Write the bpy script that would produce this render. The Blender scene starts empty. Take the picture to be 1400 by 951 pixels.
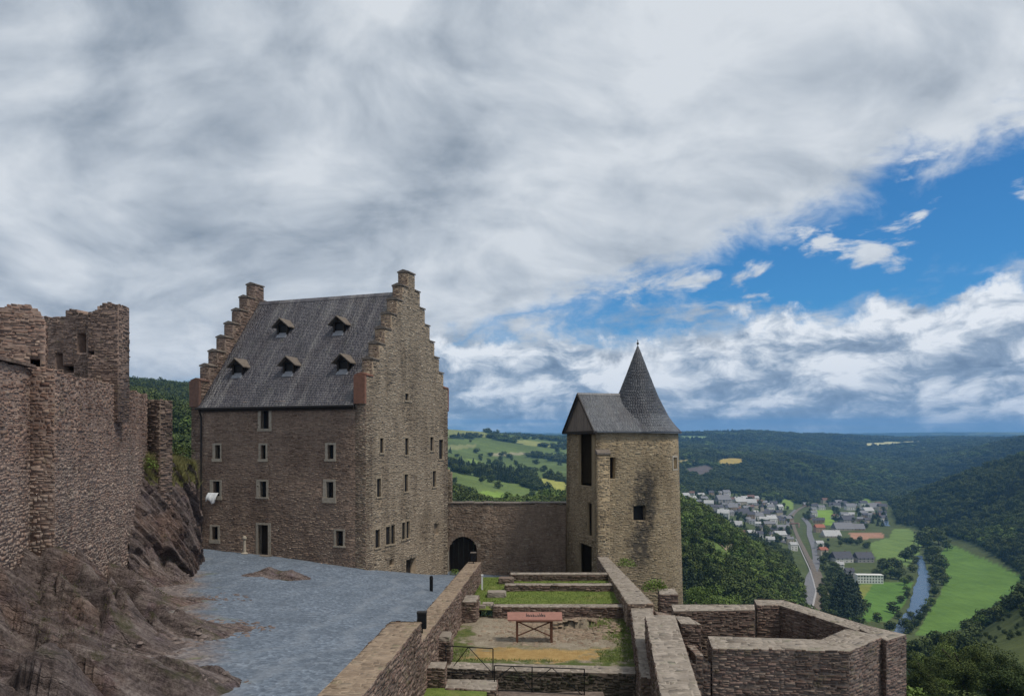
import bpy, math, random
import numpy as np
from mathutils import Vector

# ------------------------------------------------------------------ camera, world, sun, exposure
SC = bpy.context.scene
COL = SC.collection
F, U0, V0 = 1050.0, 700.0, 606.0            # focal length and horizon of the 1400 px wide photograph
cam_d = bpy.data.cameras.new('camera')
cam_d.sensor_width = 36.0
cam_d.lens = F / 1400 * 36
cam_d.shift_y = (V0 - 475.5) / 1400
cam_d.clip_start = 0.5
cam_d.clip_end = 60000
cam = bpy.data.objects.new('camera', cam_d)
cam.rotation_euler = (math.radians(90), 0, 0)
COL.objects.link(cam)
SC.camera = cam
SC.view_settings.view_transform = 'Standard'
SC.view_settings.look = 'None'
SC.view_settings.exposure = 0.0
SC.view_settings.gamma = 1.0
SC.view_settings.use_curve_mapping = False
SC.cycles.use_denoising = True
SC.cycles.max_bounces = 6
SC.cycles.diffuse_bounces = 3
SC.cycles.volume_bounces = 1
SC.cycles.transparent_max_bounces = 8

SUN_AZ = math.radians(118)      # clockwise from +Y (the view direction)
SUN_EL = math.radians(60)
sun_d = bpy.data.lights.new('sun', 'SUN')
sun_d.energy = 2.9
sun_d.angle = math.radians(10)
sun_d.color = (1.0, 0.93, 0.82)
sun = bpy.data.objects.new('sun', sun_d)
sdir = Vector((math.sin(SUN_AZ) * math.cos(SUN_EL), math.cos(SUN_AZ) * math.cos(SUN_EL), math.sin(SUN_EL)))
sun.rotation_euler = sdir.to_track_quat('Z', 'Y').to_euler()
COL.objects.link(sun)


class NT:
    """small helper for writing node trees"""
    def __init__(s, tree):
        s.t = tree
        s.n = tree.nodes
        s.l = tree.links

    def put(s, sock, v):
        if isinstance(v, bpy.types.NodeSocket):
            s.l.new(v, sock)
        elif v is not None:
            sock.default_value = v

    def node(s, typ, **kw):
        n = s.n.new(typ)
        for k, v in kw.items():
            setattr(n, k, v)
        return n

    def m(s, op, a, b=None, c=None, clamp=False):
        n = s.node('ShaderNodeMath', operation=op, use_clamp=clamp)
        s.put(n.inputs[0], a)
        if b is not None: s.put(n.inputs[1], b)
        if c is not None: s.put(n.inputs[2], c)
        return n.outputs[0]

    def vm(s, op, a, b=None):
        n = s.node('ShaderNodeVectorMath', operation=op)
        s.put(n.inputs[0], a)
        if b is not None: s.put(n.inputs[1], b)
        return n.outputs[0]

    def step(s, v, a, b, lo=0.0, hi=1.0):
        n = s.node('ShaderNodeMapRange', interpolation_type='SMOOTHSTEP')
        s.put(n.inputs[0], v)
        for i, q in zip((1, 2, 3, 4), (a, b, lo, hi)): s.put(n.inputs[i], q)
        return n.outputs[0]

    def noise(s, vec, scale, detail=4.0, rough=0.55, dist=0.0, lac=2.0, out=0):
        n = s.node('ShaderNodeTexNoise')
        s.put(n.inputs['Vector'], vec)
        n.inputs['Scale'].default_value = scale
        n.inputs['Detail'].default_value = detail
        n.inputs['Roughness'].default_value = rough
        n.inputs['Distortion'].default_value = dist
        n.inputs['Lacunarity'].default_value = lac
        return n.outputs[out]

    def mix(s, f, a, b, mode='MIX'):
        n = s.node('ShaderNodeMix', data_type='RGBA', blend_type=mode)
        s.put(n.inputs[0], f)
        s.put(n.inputs[6], a if isinstance(a, bpy.types.NodeSocket) else (*a, 1))
        s.put(n.inputs[7], b if isinstance(b, bpy.types.NodeSocket) else (*b, 1))
        return n.outputs[2]

    def ramp(s, f, stops, interp='LINEAR'):
        n = s.node('ShaderNodeValToRGB')
        n.color_ramp.interpolation = interp
        e = n.color_ramp.elements
        while len(e) < len(stops): e.new(0.5)
        for el, (p, c) in zip(e, stops):
            el.position = p
            el.color = (*c, 1) if len(c) == 3 else c
        s.put(n.inputs[0], f)
        return n.outputs[0]

    def comb(s, x, y, z):
        n = s.node('ShaderNodeCombineXYZ')
        for i, v in enumerate((x, y, z)): s.put(n.inputs[i], v)
        return n.outputs[0]

    def sep(s, v):
        n = s.node('ShaderNodeSeparateXYZ')
        s.put(n.inputs[0], v)
        return n.outputs


world = bpy.data.worlds.new('World')
SC.world = world
world.use_nodes = True


def build_sky():
    t = NT(world.node_tree)
    t.n.clear()
    sky = t.node('ShaderNodeTexSky', sky_type='NISHITA', sun_disc=False)
    sky.sun_elevation = SUN_EL
    sky.sun_rotation = SUN_AZ
    sky.altitude = 400
    sky.air_density = 1.0
    sky.dust_density = 0.4
    sky.ozone_density = 3.0
    d = t.vm('NORMALIZE', t.node('ShaderNodeTexCoord').outputs['Generated'])
    X, Y, Z = t.sep(d)
    az = t.m('ARCTAN2', X, Y)
    el = t.m('ARCSINE', Z)
    # --- high sheet of stratocumulus: noise on a plane overhead
    zz = t.m('ADD', t.m('MAXIMUM', Z, 0.0), 0.36)
    P = t.comb(t.m('DIVIDE', X, zz), t.m('DIVIDE', Y, zz), 0.0)
    P = t.vm('ADD', t.vm('MULTIPLY', P, (1.0, 1.15, 1.0)), (3.1, 0.6, 0.0))
    warp = t.noise(P, 1.5, 2.0, 0.5, out=1)
    Pw = t.vm('ADD', P, t.vm('MULTIPLY', t.vm('SUBTRACT', warp, (0.5, 0.5, 0.5)), (0.45, 0.45, 0.0)))
    n1 = t.noise(Pw, 2.5, 8.0, 0.55)
    n1b = t.noise(t.vm('ADD', Pw, (0.07, 0.07, 0.0)), 2.5, 8.0, 0.55)
    nbig = t.noise(t.vm('ADD', P, (5.3, 1.7, 0.0)), 0.95, 3.0, 0.5)
    fine = t.noise(Pw, 9.0, 6.0, 0.55)
    relief = t.m('MULTIPLY', t.m('SUBTRACT', n1, n1b), 1.5)
    b1 = t.m('ADD', t.m('MULTIPLY', t.m('SUBTRACT', n1, 0.5), 0.72), 0.60)
    b1 = t.m('ADD', b1, t.m('MULTIPLY', t.m('SUBTRACT', nbig, 0.5), 0.62))
    b1 = t.m('ADD', b1, relief)
    b1 = t.m('ADD', b1, t.m('MULTIPLY', t.m('SUBTRACT', fine, 0.5), 0.36))
    # the sheet is thinner, so brighter, towards the opening in the west
    b1 = t.m('ADD', b1, t.step(az, -0.6, 0.45, -0.05, 0.10))
    c1 = t.ramp(b1, [(0.14, (0.225, 0.27, 0.325)), (0.38, (0.355, 0.40, 0.455)), (0.60, (0.49, 0.535, 0.585)), (0.86, (0.655, 0.69, 0.725))])
    # --- the opening: a band of blue that climbs to the right
    band = t.m('SUBTRACT', el, t.m('ADD', 0.147, t.m('MULTIPLY', az, 0.18)))
    half = t.step(az, -0.14, 0.62, 0.0, 0.088)
    half = t.m('MULTIPLY', half, t.step(az, 1.1, 1.9, 1.0, 0.3))
    gw = t.noise(t.comb(t.m('MULTIPLY', az, 7.5), t.m('MULTIPLY', el, 13.0), 2.0), 1.3, 8.0, 0.62, 0.3)
    wob = t.m('MULTIPLY', t.m('SUBTRACT', gw, 0.5), 0.17)
    gap = t.m('SUBTRACT', half, t.m('ABSOLUTE', t.m('ADD', band, wob)))
    # small holes elsewhere in the sheet
    holes = t.m('SUBTRACT', t.m('SUBTRACT', 0.300, n1), t.step(az, -0.3, 0.3, 0.1, 0.0))
    gapm = t.m('MAXIMUM', t.step(gap, -0.028, 0.034), t.step(holes, -0.015, 0.05, 0.0, 0.75))
    # wisps drifting in the opening
    wis = t.noise(t.comb(t.m('MULTIPLY', az, 5.5), t.m('SUBTRACT', t.m('MULTIPLY', el, 13.0), t.m('MULTIPLY', az, 1.2)), 4.0), 1.8, 9.0, 0.58, 0.3)
    gapm = t.m('MULTIPLY', gapm, t.m('SUBTRACT', 1.0, t.step(wis, 0.52, 0.64, 0.0, 0.97)))
    blue = t.mix(1.0, sky.outputs[0], (0.25, 0.70, 1.0), 'MULTIPLY')
    # --- low row of cumulus near the horizon
    Q = t.comb(t.m('MULTIPLY', az, 9.5), t.m('MULTIPLY', el, 19.0), 7.0)
    qw = t.noise(Q, 1.0, 2.0, 0.5, out=1)
    Qw = t.vm('ADD', Q, t.vm('MULTIPLY', t.vm('SUBTRACT', qw, (0.5, 0.5, 0.5)), (0.8, 0.8, 0.0)))
    q1 = t.noise(Qw, 1.0, 9.0, 0.6)
    q2 = t.noise(t.vm('ADD', Qw, (0.10, 0.42, 0.0)), 1.0, 9.0, 0.6)
    topw = t.m('ADD', 0.128, t.m('MULTIPLY', t.step(az, 0.0, 0.7), 0.052))
    q3 = t.noise(t.comb(t.m('MULTIPLY', az, 9.0), t.m('MULTIPLY', el, 9.0), 3.0), 1.6, 8.0, 0.6)
    cov = t.m('SUBTRACT', topw, el)
    cov = t.m('ADD', cov, t.m('MULTIPLY', t.m('SUBTRACT', q3, 0.5), 0.17))
    cumm = t.step(cov, -0.004, 0.020)
    hb = t.step(el, 0.012, 0.075)                       # tops bright, bases grey
    bq = t.m('ADD', t.m('MULTIPLY', t.m('SUBTRACT', q1, q2), 1.9), t.m('ADD', 0.30, t.m('MULTIPLY', hb, 0.22)))
    bq = t.m('ADD', bq, t.m('MULTIPLY', t.m('SUBTRACT', q1, 0.5), 0.9))
    bq = t.m('ADD', bq, t.step(cov, 0.05, 0.0, 0.0, 0.18))
    cq = t.ramp(bq, [(0.08, (0.17, 0.225, 0.31)), (0.34, (0.29, 0.36, 0.455)), (0.52, (0.53, 0.585, 0.65)), (0.74, (0.84, 0.865, 0.89))])
    # blue-grey slits between the lowest rows
    slit = t.step(t.noise(t.comb(t.m('MULTIPLY', az, 2.0), t.m('MULTIPLY', el, 55.0), 1.0), 1.0, 6.0, 0.55), 0.50, 0.66)
    slit = t.m('MULTIPLY', slit, t.step(el, 0.075, 0.012))
    cq = t.mix(t.m('MULTIPLY', slit, 0.75), cq, (0.14, 0.27, 0.46))
    cq = t.mix(t.step(el, 0.034, 0.004), cq, (0.18, 0.31, 0.47))
    s10 = lambda c: t.mix(1.0, c, (10.0, 10.0, 10.0), 'MULTIPLY')
    col = t.mix(gapm, s10(c1), blue)
    leftc = t.step(az, -0.42, -0.05, 0.25, 1.0)          # the row thins out to the left
    col = t.mix(t.m('MULTIPLY', cumm, leftc), col, s10(cq))
    bg = t.node('ShaderNodeBackground')
    t.put(bg.inputs[0], col)
    bg.inputs[1].default_value = 0.107
    o = t.node('ShaderNodeOutputWorld')
    t.l.new(bg.outputs[0], o.inputs[0])


build_sky()

# ------------------------------------------------------------------ helpers
rnd = random.Random(7)
RNG = np.random.default_rng(11)
ORG = {}        # world origin of every thing, so that parts can be given in world coordinates


def ray(u, v, D):
    """world point at depth D along the view of photograph pixel u, v"""
    return np.array(((u - U0) / F * D, D, -(v - V0) / F * D))


def atz(u, v, z):
    D = F * (-z) / (v - V0)
    return np.array(((u - U0) / F * D, D, z))


def tag(o, label=None, cat=None, group=None, kind=None):
    if label: o['label'] = label
    if cat: o['category'] = cat
    if group: o['group'] = group
    if kind: o['kind'] = kind
    return o


def thing(name, loc, label, cat, group=None):
    o = bpy.data.objects.new(name, None)
    o.empty_display_size = 0.3
    o.location = loc
    COL.objects.link(o)
    ORG[o.name] = np.array(loc, float)
    return tag(o, label, cat, group)


def new_mesh(name, verts, faces, mat, smooth=False):
    me = bpy.data.meshes.new(name)
    V = np.asarray(verts, dtype=np.float64)
    if isinstance(faces, np.ndarray) and faces.ndim == 2:
        k = faces.shape[1]
        me.vertices.add(len(V)); me.vertices.foreach_set('co', V.ravel().astype(np.float32))
        me.loops.add(faces.size); me.loops.foreach_set('vertex_index', faces.ravel().astype(np.int32))
        me.polygons.add(len(faces))
        me.polygons.foreach_set('loop_start', np.arange(0, faces.size, k, dtype=np.int32))
        me.polygons.foreach_set('loop_total', np.full(len(faces), k, dtype=np.int32))
        me.update(calc_edges=True)
    else:
        me.from_pydata([tuple(map(float, p)) for p in V], [], [tuple(map(int, f)) for f in faces])
        me.update()
    if mat: me.materials.append(mat)
    if smooth: me.polygons.foreach_set('use_smooth', np.ones(len(me.polygons), dtype=bool))
    return me


def obj(name, verts, faces, mat, parent=None, smooth=False, kind=None, origin=None):
    """one mesh object; verts are world coordinates"""
    V = np.array(verts, float)
    if parent is not None:
        base = ORG[parent.name]
    elif origin is not None:
        base = np.array(origin, float)
    else:
        base = np.zeros(3)
    o = bpy.data.objects.new(name, new_mesh(name, V - base, faces, mat, smooth))
    COL.objects.link(o)
    if parent is not None:
        o.parent = parent
        ORG[o.name] = base
    else:
        o.location = base
        ORG[o.name] = base
    if kind: o['kind'] = kind
    return o


class MB:
    def __init__(s): s.v = []; s.f = []
    def add(s, v, f):
        b = len(s.v); s.v += [tuple(p) for p in v]; s.f += [tuple(i + b for i in q) for q in f]; return s
    def hexa(s, p):      # 8 corners: bottom ring then top ring
        return s.add(p, [(0, 3, 2, 1), (4, 5, 6, 7), (0, 1, 5, 4), (1, 2, 6, 5), (2, 3, 7, 6), (3, 0, 4, 7)])
    def box(s, c, sx, sy, sz, ex=(1, 0), zc=False):
        """box on base centre c, local x axis ex"""
        ex = np.array((ex[0], ex[1], 0.0)); ex /= np.linalg.norm(ex); ey = np.array((-ex[1], ex[0], 0.0)); c = np.array(c, float)
        z0 = -sz / 2 if zc else 0
        q = []
        for z in (z0, z0 + sz):
            for a, b in ((-1, -1), (1, -1), (1, 1), (-1, 1)):
                q.append(c + ex * a * sx / 2 + ey * b * sy / 2 + np.array((0, 0, z)))
        return s.hexa(q)
    def bar(s, a, b, r, k=6):
        a = np.array(a, float); b = np.array(b, float); d = b - a; d /= np.linalg.norm(d)
        h = np.array((0, 0, 1.0)) if abs(d[2]) < .9 else np.array((1.0, 0, 0))
        x = np.cross(d, h); x /= np.linalg.norm(x); y = np.cross(d, x)
        v = []
        for e in (a, b):
            for i in range(k):
                t = 2 * math.pi * (i + .5) / k
                v.append(e + (x * math.cos(t) + y * math.sin(t)) * r)
        f = [(i, (i + 1) % k, k + (i + 1) % k, k + i) for i in range(k)] + [tuple(range(k))[::-1], tuple(range(k, 2 * k))]
        return s.add(v, f)
    def lathe(s, c, prof, k=16):
        c = np.array(c, float); v = []; f = []
        for r, z in prof:
            for i in range(k):
                t = 2 * math.pi * i / k
                v.append(c + np.array((r * math.cos(t), r * math.sin(t), z)))
        for j in range(len(prof) - 1):
            for i in range(k):
                f.append((j * k + i, j * k + (i + 1) % k, (j + 1) * k + (i + 1) % k, (j + 1) * k + i))
        f.append(tuple(range(k))[::-1]); f.append(tuple(range((len(prof) - 1) * k, len(prof) * k)))
        return s.add(v, f)
    def build(s, name, mat, parent=None, smooth=False, kind=None, origin=None):
        return obj(name, s.v, s.f, mat, parent, smooth, kind, origin)


# value noise in numpy
def _hash(i, j, k, seed):
    h = (i * 374761393 + j * 668265263 + k * 1274126177 + seed * 144665) & 0xFFFFFFFF
    h = ((h ^ (h >> 13)) * 1274126177) & 0xFFFFFFFF
    return ((h ^ (h >> 16)) & 0xFFFFFF) / float(0xFFFFFF)


def vnoise(x, y, seed=0):
    x = np.asarray(x, float); y = np.asarray(y, float)
    i = np.floor(x).astype(np.int64); j = np.floor(y).astype(np.int64)
    fx = x - i; fy = y - j
    fx = fx * fx * (3 - 2 * fx); fy = fy * fy * (3 - 2 * fy)
    a = _hash(i, j, 0, seed); b = _hash(i + 1, j, 0, seed); c = _hash(i, j + 1, 0, seed); d = _hash(i + 1, j + 1, 0, seed)
    return (a * (1 - fx) + b * fx) * (1 - fy) + (c * (1 - fx) + d * fx) * fy


def fbm(x, y, oct=4, seed=0, gain=0.5):
    s = 0; a = 1; n = 0
    for o in range(oct):
        s = s + a * (vnoise(x * 2 ** o + 17.3 * o, y * 2 ** o + 9.1 * o, seed + o) - 0.5); n += a; a *= gain
    return s / n * 2


def rbf(pts, vals, smooth=0.0):
    P = np.array(pts, float); Z = np.array(vals, float); n = len(P)
    def ph(r): return r * r * np.log(r + 1e-9)
    A = ph(np.linalg.norm(P[:, None] - P[None], axis=2)) + np.eye(n) * smooth
    Q = np.hstack([np.ones((n, 1)), P])
    M = np.block([[A, Q], [Q.T, np.zeros((3, 3))]])
    w = np.linalg.solve(M, np.concatenate([Z, np.zeros(3)]))
    def f(x, y):
        x = np.asarray(x, float); y = np.asarray(y, float); s = w[n] + w[n + 1] * x + w[n + 2] * y
        for i in range(n):
            s = s + w[i] * ph(np.sqrt((x - P[i, 0]) ** 2 + (y - P[i, 1]) ** 2))
        return s
    return f


def in_poly(x, y, poly):
    x = np.asarray(x, float); y = np.asarray(y, float); ins = np.zeros(x.shape, bool)
    n = len(poly)
    for i in range(n):
        x1, y1 = poly[i][:2]; x2, y2 = poly[(i + 1) % n][:2]
        c = ((y1 > y) != (y2 > y)) & (x < (x2 - x1) * (y - y1) / ((y2 - y1) if y2 != y1 else 1e-9) + x1)
        ins ^= c
    return ins


# ------------------------------------------------------------------ materials
def mat(name):
    m = bpy.data.materials.new(name); m.use_nodes = True
    t = NT(m.node_tree); b = t.n['Principled BSDF']
    b.inputs['Roughness'].default_value = 0.9
    b.inputs['Specular IOR Level'].default_value = 0.25
    return m, t, b


def bump(t, b, h, strength=0.4, dist=0.05):
    n = t.node('ShaderNodeBump'); n.inputs['Strength'].default_value = strength; n.inputs['Distance'].default_value = dist
    t.put(n.inputs['Height'], h); t.l.new(n.outputs[0], b.inputs['Normal'])


def pos(t):
    return t.node('ShaderNodeNewGeometry').outputs['Position']


def island(t):
    return t.node('ShaderNodeNewGeometry').outputs['Random Per Island']


def stone_mat(name, cols, stain=(0.45, 0.42, 0.38), stain_amt=0.6, sc=0.35, lichen=None, extra=None):
    m, t, b = mat(name)
    p = pos(t)
    r = island(t)
    oi = t.node('ShaderNodeObjectInfo').outputs['Random']
    r = t.m('FRACT', t.m('ADD', r, t.m('MULTIPLY', oi, 7.3)))
    st = [(i / max(1, len(cols) - 1), c) for i, c in enumerate(cols)]
    c = t.ramp(r, st)
    n = t.noise(p, 9.0, 5.0, 0.65)
    c = t.mix(t.step(n, 0.3, 0.75, 0.0, 0.55), c, tuple(x * 0.55 for x in cols[len(cols) // 2]))
    ns = t.noise(p, sc, 5.0, 0.6)
    nv = t.noise(t.vm('MULTIPLY', p, (1.0, 1.0, 0.22)), 0.9, 5.0, 0.62)
    f = t.m('MULTIPLY', t.step(t.m('ADD', t.m('MULTIPLY', ns, 0.5), t.m('MULTIPLY', nv, 0.5)), 0.44, 0.62), stain_amt)
    c = t.mix(f, c, t.mix(1.0, c, stain, 'MULTIPLY'))
    if lichen:
        c = t.mix(t.step(t.noise(p, 1.7, 7.0, 0.7), 0.545, 0.65, 0.0, lichen[1]), c, lichen[0])
    if extra: c = extra(t, p, c)
    t.put(b.inputs['Base Color'], c)
    bump(t, b, t.m('ADD', n, t.m('MULTIPLY', t.noise(p, 34.0, 3.0), 0.4)), 0.55, 0.03)
    return m


def plain(name, col, var=0.25, scale=6.0, rough=0.85, bump_s=0.3, metal=0.0, stretch=(1, 1, 1)):
    m, t, b = mat(name)
    p = t.vm('MULTIPLY', pos(t), stretch)
    n = t.noise(p, scale, 6.0, 0.6)
    c = t.mix(t.step(n, 0.28, 0.72), tuple(x * (1 - var) for x in col), tuple(min(1, x * (1 + var)) for x in col))
    oi = t.node('ShaderNodeObjectInfo').outputs['Random']
    c = t.mix(t.m('MULTIPLY', oi, 0.35), c, tuple(x * 0.7 for x in col))
    t.put(b.inputs['Base Color'], c)
    b.inputs['Roughness'].default_value = rough
    b.inputs['Metallic'].default_value = metal
    if bump_s: bump(t, b, n, bump_s, 0.02)
    return m


M = {}
M['facade'] = stone_mat('facade_stone', [(.205, .145, .112), (.285, .207, .16), (.34, .258, .20), (.245, .18, .145), (.39, .308, .24), (.17, .125, .105)], (.5, .45, .43), .7, .22)
M['gable'] = stone_mat('gable_stone', [(.215, .17, .128), (.315, .256, .19), (.39, .322, .242), (.27, .22, .168), (.435, .368, .285), (.16, .13, .108)], (.42, .40, .39), .8, .3)  # same stone as the facade: weathered paler, with sunlight worked into the palette
M['mortar'] = plain('lime_mortar', (.245, .192, .138), .3, 5.0, .95, .5)
M['mortar_dark'] = plain('dark_mortar', (.15, .115, .095), .35, 5.0, .95, .5)
M['mortar_f'] = plain('facade_mortar', (.27, .195, .15), .3, 5.0, .95, .5)
M['mortar_l'] = plain('ruin_mortar', (.265, .19, .155), .35, 4.0, .95, .6)
M['mortar_c'] = plain('curtain_mortar', (.23, .175, .135), .35, 4.0, .95, .6)
M['quoin'] = plain('sandstone_trim', (.36, .315, .255), .18, 5.0)
M['trim_dim'] = plain('weathered_trim', (.29, .235, .17), .25, 5.0)
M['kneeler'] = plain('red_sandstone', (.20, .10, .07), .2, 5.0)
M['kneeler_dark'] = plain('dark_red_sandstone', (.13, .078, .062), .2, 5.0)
M['cap'] = plain('cap_stone', (.15, .125, .105), .3, 6.0)
def pale_foot(t, p, c):
    # remains of pale render on the lower half
    Z = t.sep(p)[2]
    f = t.m('MULTIPLY', t.step(t.m('ADD', Z, t.m('MULTIPLY', t.m('SUBTRACT', t.noise(p, .35, 5.0, .65), .5), 7.0)), 1.2, -2.2), t.step(t.noise(p, 5.0, 4.0, .7), .36, .60, .0, .5))
    return t.mix(f, c, (.36, .31, .27))


M['wall_left'] = stone_mat('ruin_stone', [(.18, .105, .08), (.27, .168, .128), (.335, .222, .172), (.22, .14, .11), (.40, .295, .232), (.12, .078, .064)], (.34, .31, .30), .85, .28, ((.17, .155, .08), .25), extra=pale_foot)
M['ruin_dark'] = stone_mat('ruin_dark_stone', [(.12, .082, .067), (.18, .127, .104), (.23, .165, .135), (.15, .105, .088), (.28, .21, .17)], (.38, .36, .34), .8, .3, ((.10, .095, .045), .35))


def soot(t, p, c):
    # soot fan above and rain-washed grime below the burnt window
    X, Y, Z = t.sep(p)
    al = t.m('ADD', t.m('MULTIPLY', X, .961), t.m('MULTIPLY', Y, .276))
    dx = t.m('SUBTRACT', al, t.m('ADD', 26.55, t.m('MULTIPLY', Z, 0.10)))
    w = t.m('ADD', 0.72, t.m('MULTIPLY', t.m('SUBTRACT', t.noise(p, 0.9, 5.0, 0.65), 0.5), 2.2))
    f = t.m('MULTIPLY', t.step(t.m('ABSOLUTE', dx), t.m('ADD', w, 0.55), t.m('SUBTRACT', w, 0.25)), t.m('MULTIPLY', t.step(Z, -1.0, -3.0), t.step(Z, -10.6, -8.5)))
    f = t.m('MULTIPLY', f, t.step(t.noise(p, 2.6, 5.0, 0.6), 0.30, 0.52))
    low = t.m('MULTIPLY', t.step(t.m('ADD', Z, t.m('MULTIPLY', t.noise(p, 0.6, 4.0), 5.0)), -4.5, -8.5), 0.5)
    c = t.mix(low, c, t.mix(1.0, c, (.66, .68, .70), 'MULTIPLY'))
    return t.mix(t.m('MULTIPLY', f, .78), c, (.035, .033, .032))


M['tower'] = stone_mat('tower_stone', [(.228, .172, .113), (.335, .262, .172), (.41, .328, .218), (.285, .22, .148), (.46, .378, .262), (.18, .14, .103)], (.48, .45, .42), .66, .3, extra=soot)
M['mortar_tower'] = stone_mat('tower_mortar', [(.31, .24, .15), (.34, .262, .165)], (.6, .57, .53), .5, .3, extra=soot)
M['curtain'] = stone_mat('curtain_stone', [(.20, .142, .105), (.27, .198, .147), (.32, .24, .18), (.24, .178, .138), (.36, .285, .22)], (.42, .40, .38), .75, .3, ((.42, .37, .31), .6))
M['bastion'] = stone_mat('bastion_stone', [(.115, .074, .06), (.18, .12, .096), (.24, .165, .135), (.14, .094, .078), (.33, .25, .20), (.08, .06, .052)], (.36, .34, .31), .75, .35, ((.10, .105, .045), .35))
M['mossy'] = stone_mat('mossy_stone', [(.05, .042, .034), (.075, .062, .05), (.095, .08, .062), (.06, .05, .042), (.15, .13, .105)], (.4, .4, .36), .7, .5, ((.05, .062, .025), .5))
M['coping'] = stone_mat('coping_stone', [(.225, .19, .158), (.265, .227, .19), (.295, .256, .216), (.24, .205, .172), (.325, .282, .24)], (.6, .57, .54), .65, .6, ((.16, .165, .10), .45))
M['coping_warm'] = stone_mat('coping_warm_stone', [(.205, .15, .108), (.25, .187, .134), (.285, .216, .157), (.225, .17, .125), (.31, .243, .178)], (.6, .56, .53), .65, .6, ((.135, .14, .07), .45))
M['coping_mortar'] = plain('coping_mortar', (.27, .232, .195), .3, 3.0, .95, .5)
M['warm_mortar'] = plain('warm_mortar', (.245, .186, .135), .3, 3.0, .95, .5)
M['dark'] = plain('interior_shade', (.012, .012, .013), .2, 3.0, .6, 0)  # near-black sheets: the unlit depth of openings put into the colour
M['glass'] = plain('window_glass', (.02, .023, .028), .2, 3.0, .12, 0)
M['wood'] = plain('weathered_timber', (.20, .165, .14), .35, 5.0, .85, .4, stretch=(3, 3, .4))
M['wood_dark'] = plain('dark_oak', (.03, .024, .02), .3, 5.0, .8, .3, stretch=(3, 3, .4))
M['pipe'] = plain('black_pipe', (.02, .018, .018), .2, 5.0, .5, 0)
M['metal'] = plain('black_iron', (.018, .018, .02), .2, 9.0, .5, .1, metal=.6)
M['lead'] = plain('lead_flashing', (.24, .245, .265), .2, 6.0, .6, .2)
M['white'] = plain('white_plastic', (.72, .73, .74), .08, 5.0, .6, 0)
M['terracotta'] = plain('terracotta_panel', (.27, .135, .105), .12, 8.0, .7, .1)
M['ink'] = plain('dark_lettering', (.03, .02, .02), .1, 5.0, .7, 0)
M['rust'] = plain('rust_brown_steel', (.12, .055, .035), .25, 9.0, .75, .2)


def slate(name, a, b_, streak=.6, axis=(1, 0)):
    m, t, b = mat(name)
    p = pos(t)
    r = island(t)
    c = t.ramp(r, [(0, a), (.5, tuple((x + y) / 2 for x, y in zip(a, b_))), (1, b_)])
    X, Y, Z = t.sep(p)
    al = t.m('ADD', t.m('MULTIPLY', X, axis[0]), t.m('MULTIPLY', Y, axis[1]))
    n = t.noise(t.comb(t.m('MULTIPLY', al, 1.5), t.m('MULTIPLY', Z, .13), 0.0), 1.0, 7.0, .66)
    c = t.mix(t.step(n, .47, .68, 0, streak), c, (.21, .20, .195))
    nd = t.noise(t.comb(t.m('MULTIPLY', al, .9), t.m('MULTIPLY', Z, .2), 9.0), 1.0, 6.0, .62)
    c = t.mix(t.step(nd, .5, .66, 0, .6), c, (.04, .038, .045))
    n2 = t.noise(p, .5, 5.0, .6)
    c = t.mix(t.step(n2, .48, .64, 0, .55), c, t.mix(1.0, c, (.62, .56, .56), 'MULTIPLY'))
    c = t.mix(t.step(t.noise(p, 2.2, 7.0, .7), .58, .68, 0, .35), c, (.12, .13, .085))
    t.put(b.inputs['Base Color'], c)
    b.inputs['Roughness'].default_value = .55
    b.inputs['Specular IOR Level'].default_value = .4
    bump(t, b, t.noise(p, 20.0, 4.0), .3, .02)
    return m


M['slate'] = slate('roof_slate', (.058, .055, .066), (.115, .108, .118), .75, (-.944, .33))
M['slate_spire'] = slate('spire_slate', (.058, .062, .073), (.098, .102, .114), .3, (.961, .276))
M['slate_tower'] = slate('tower_slate', (.095, .10, .112), (.15, .156, .168), .3, (.961, .276))


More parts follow.
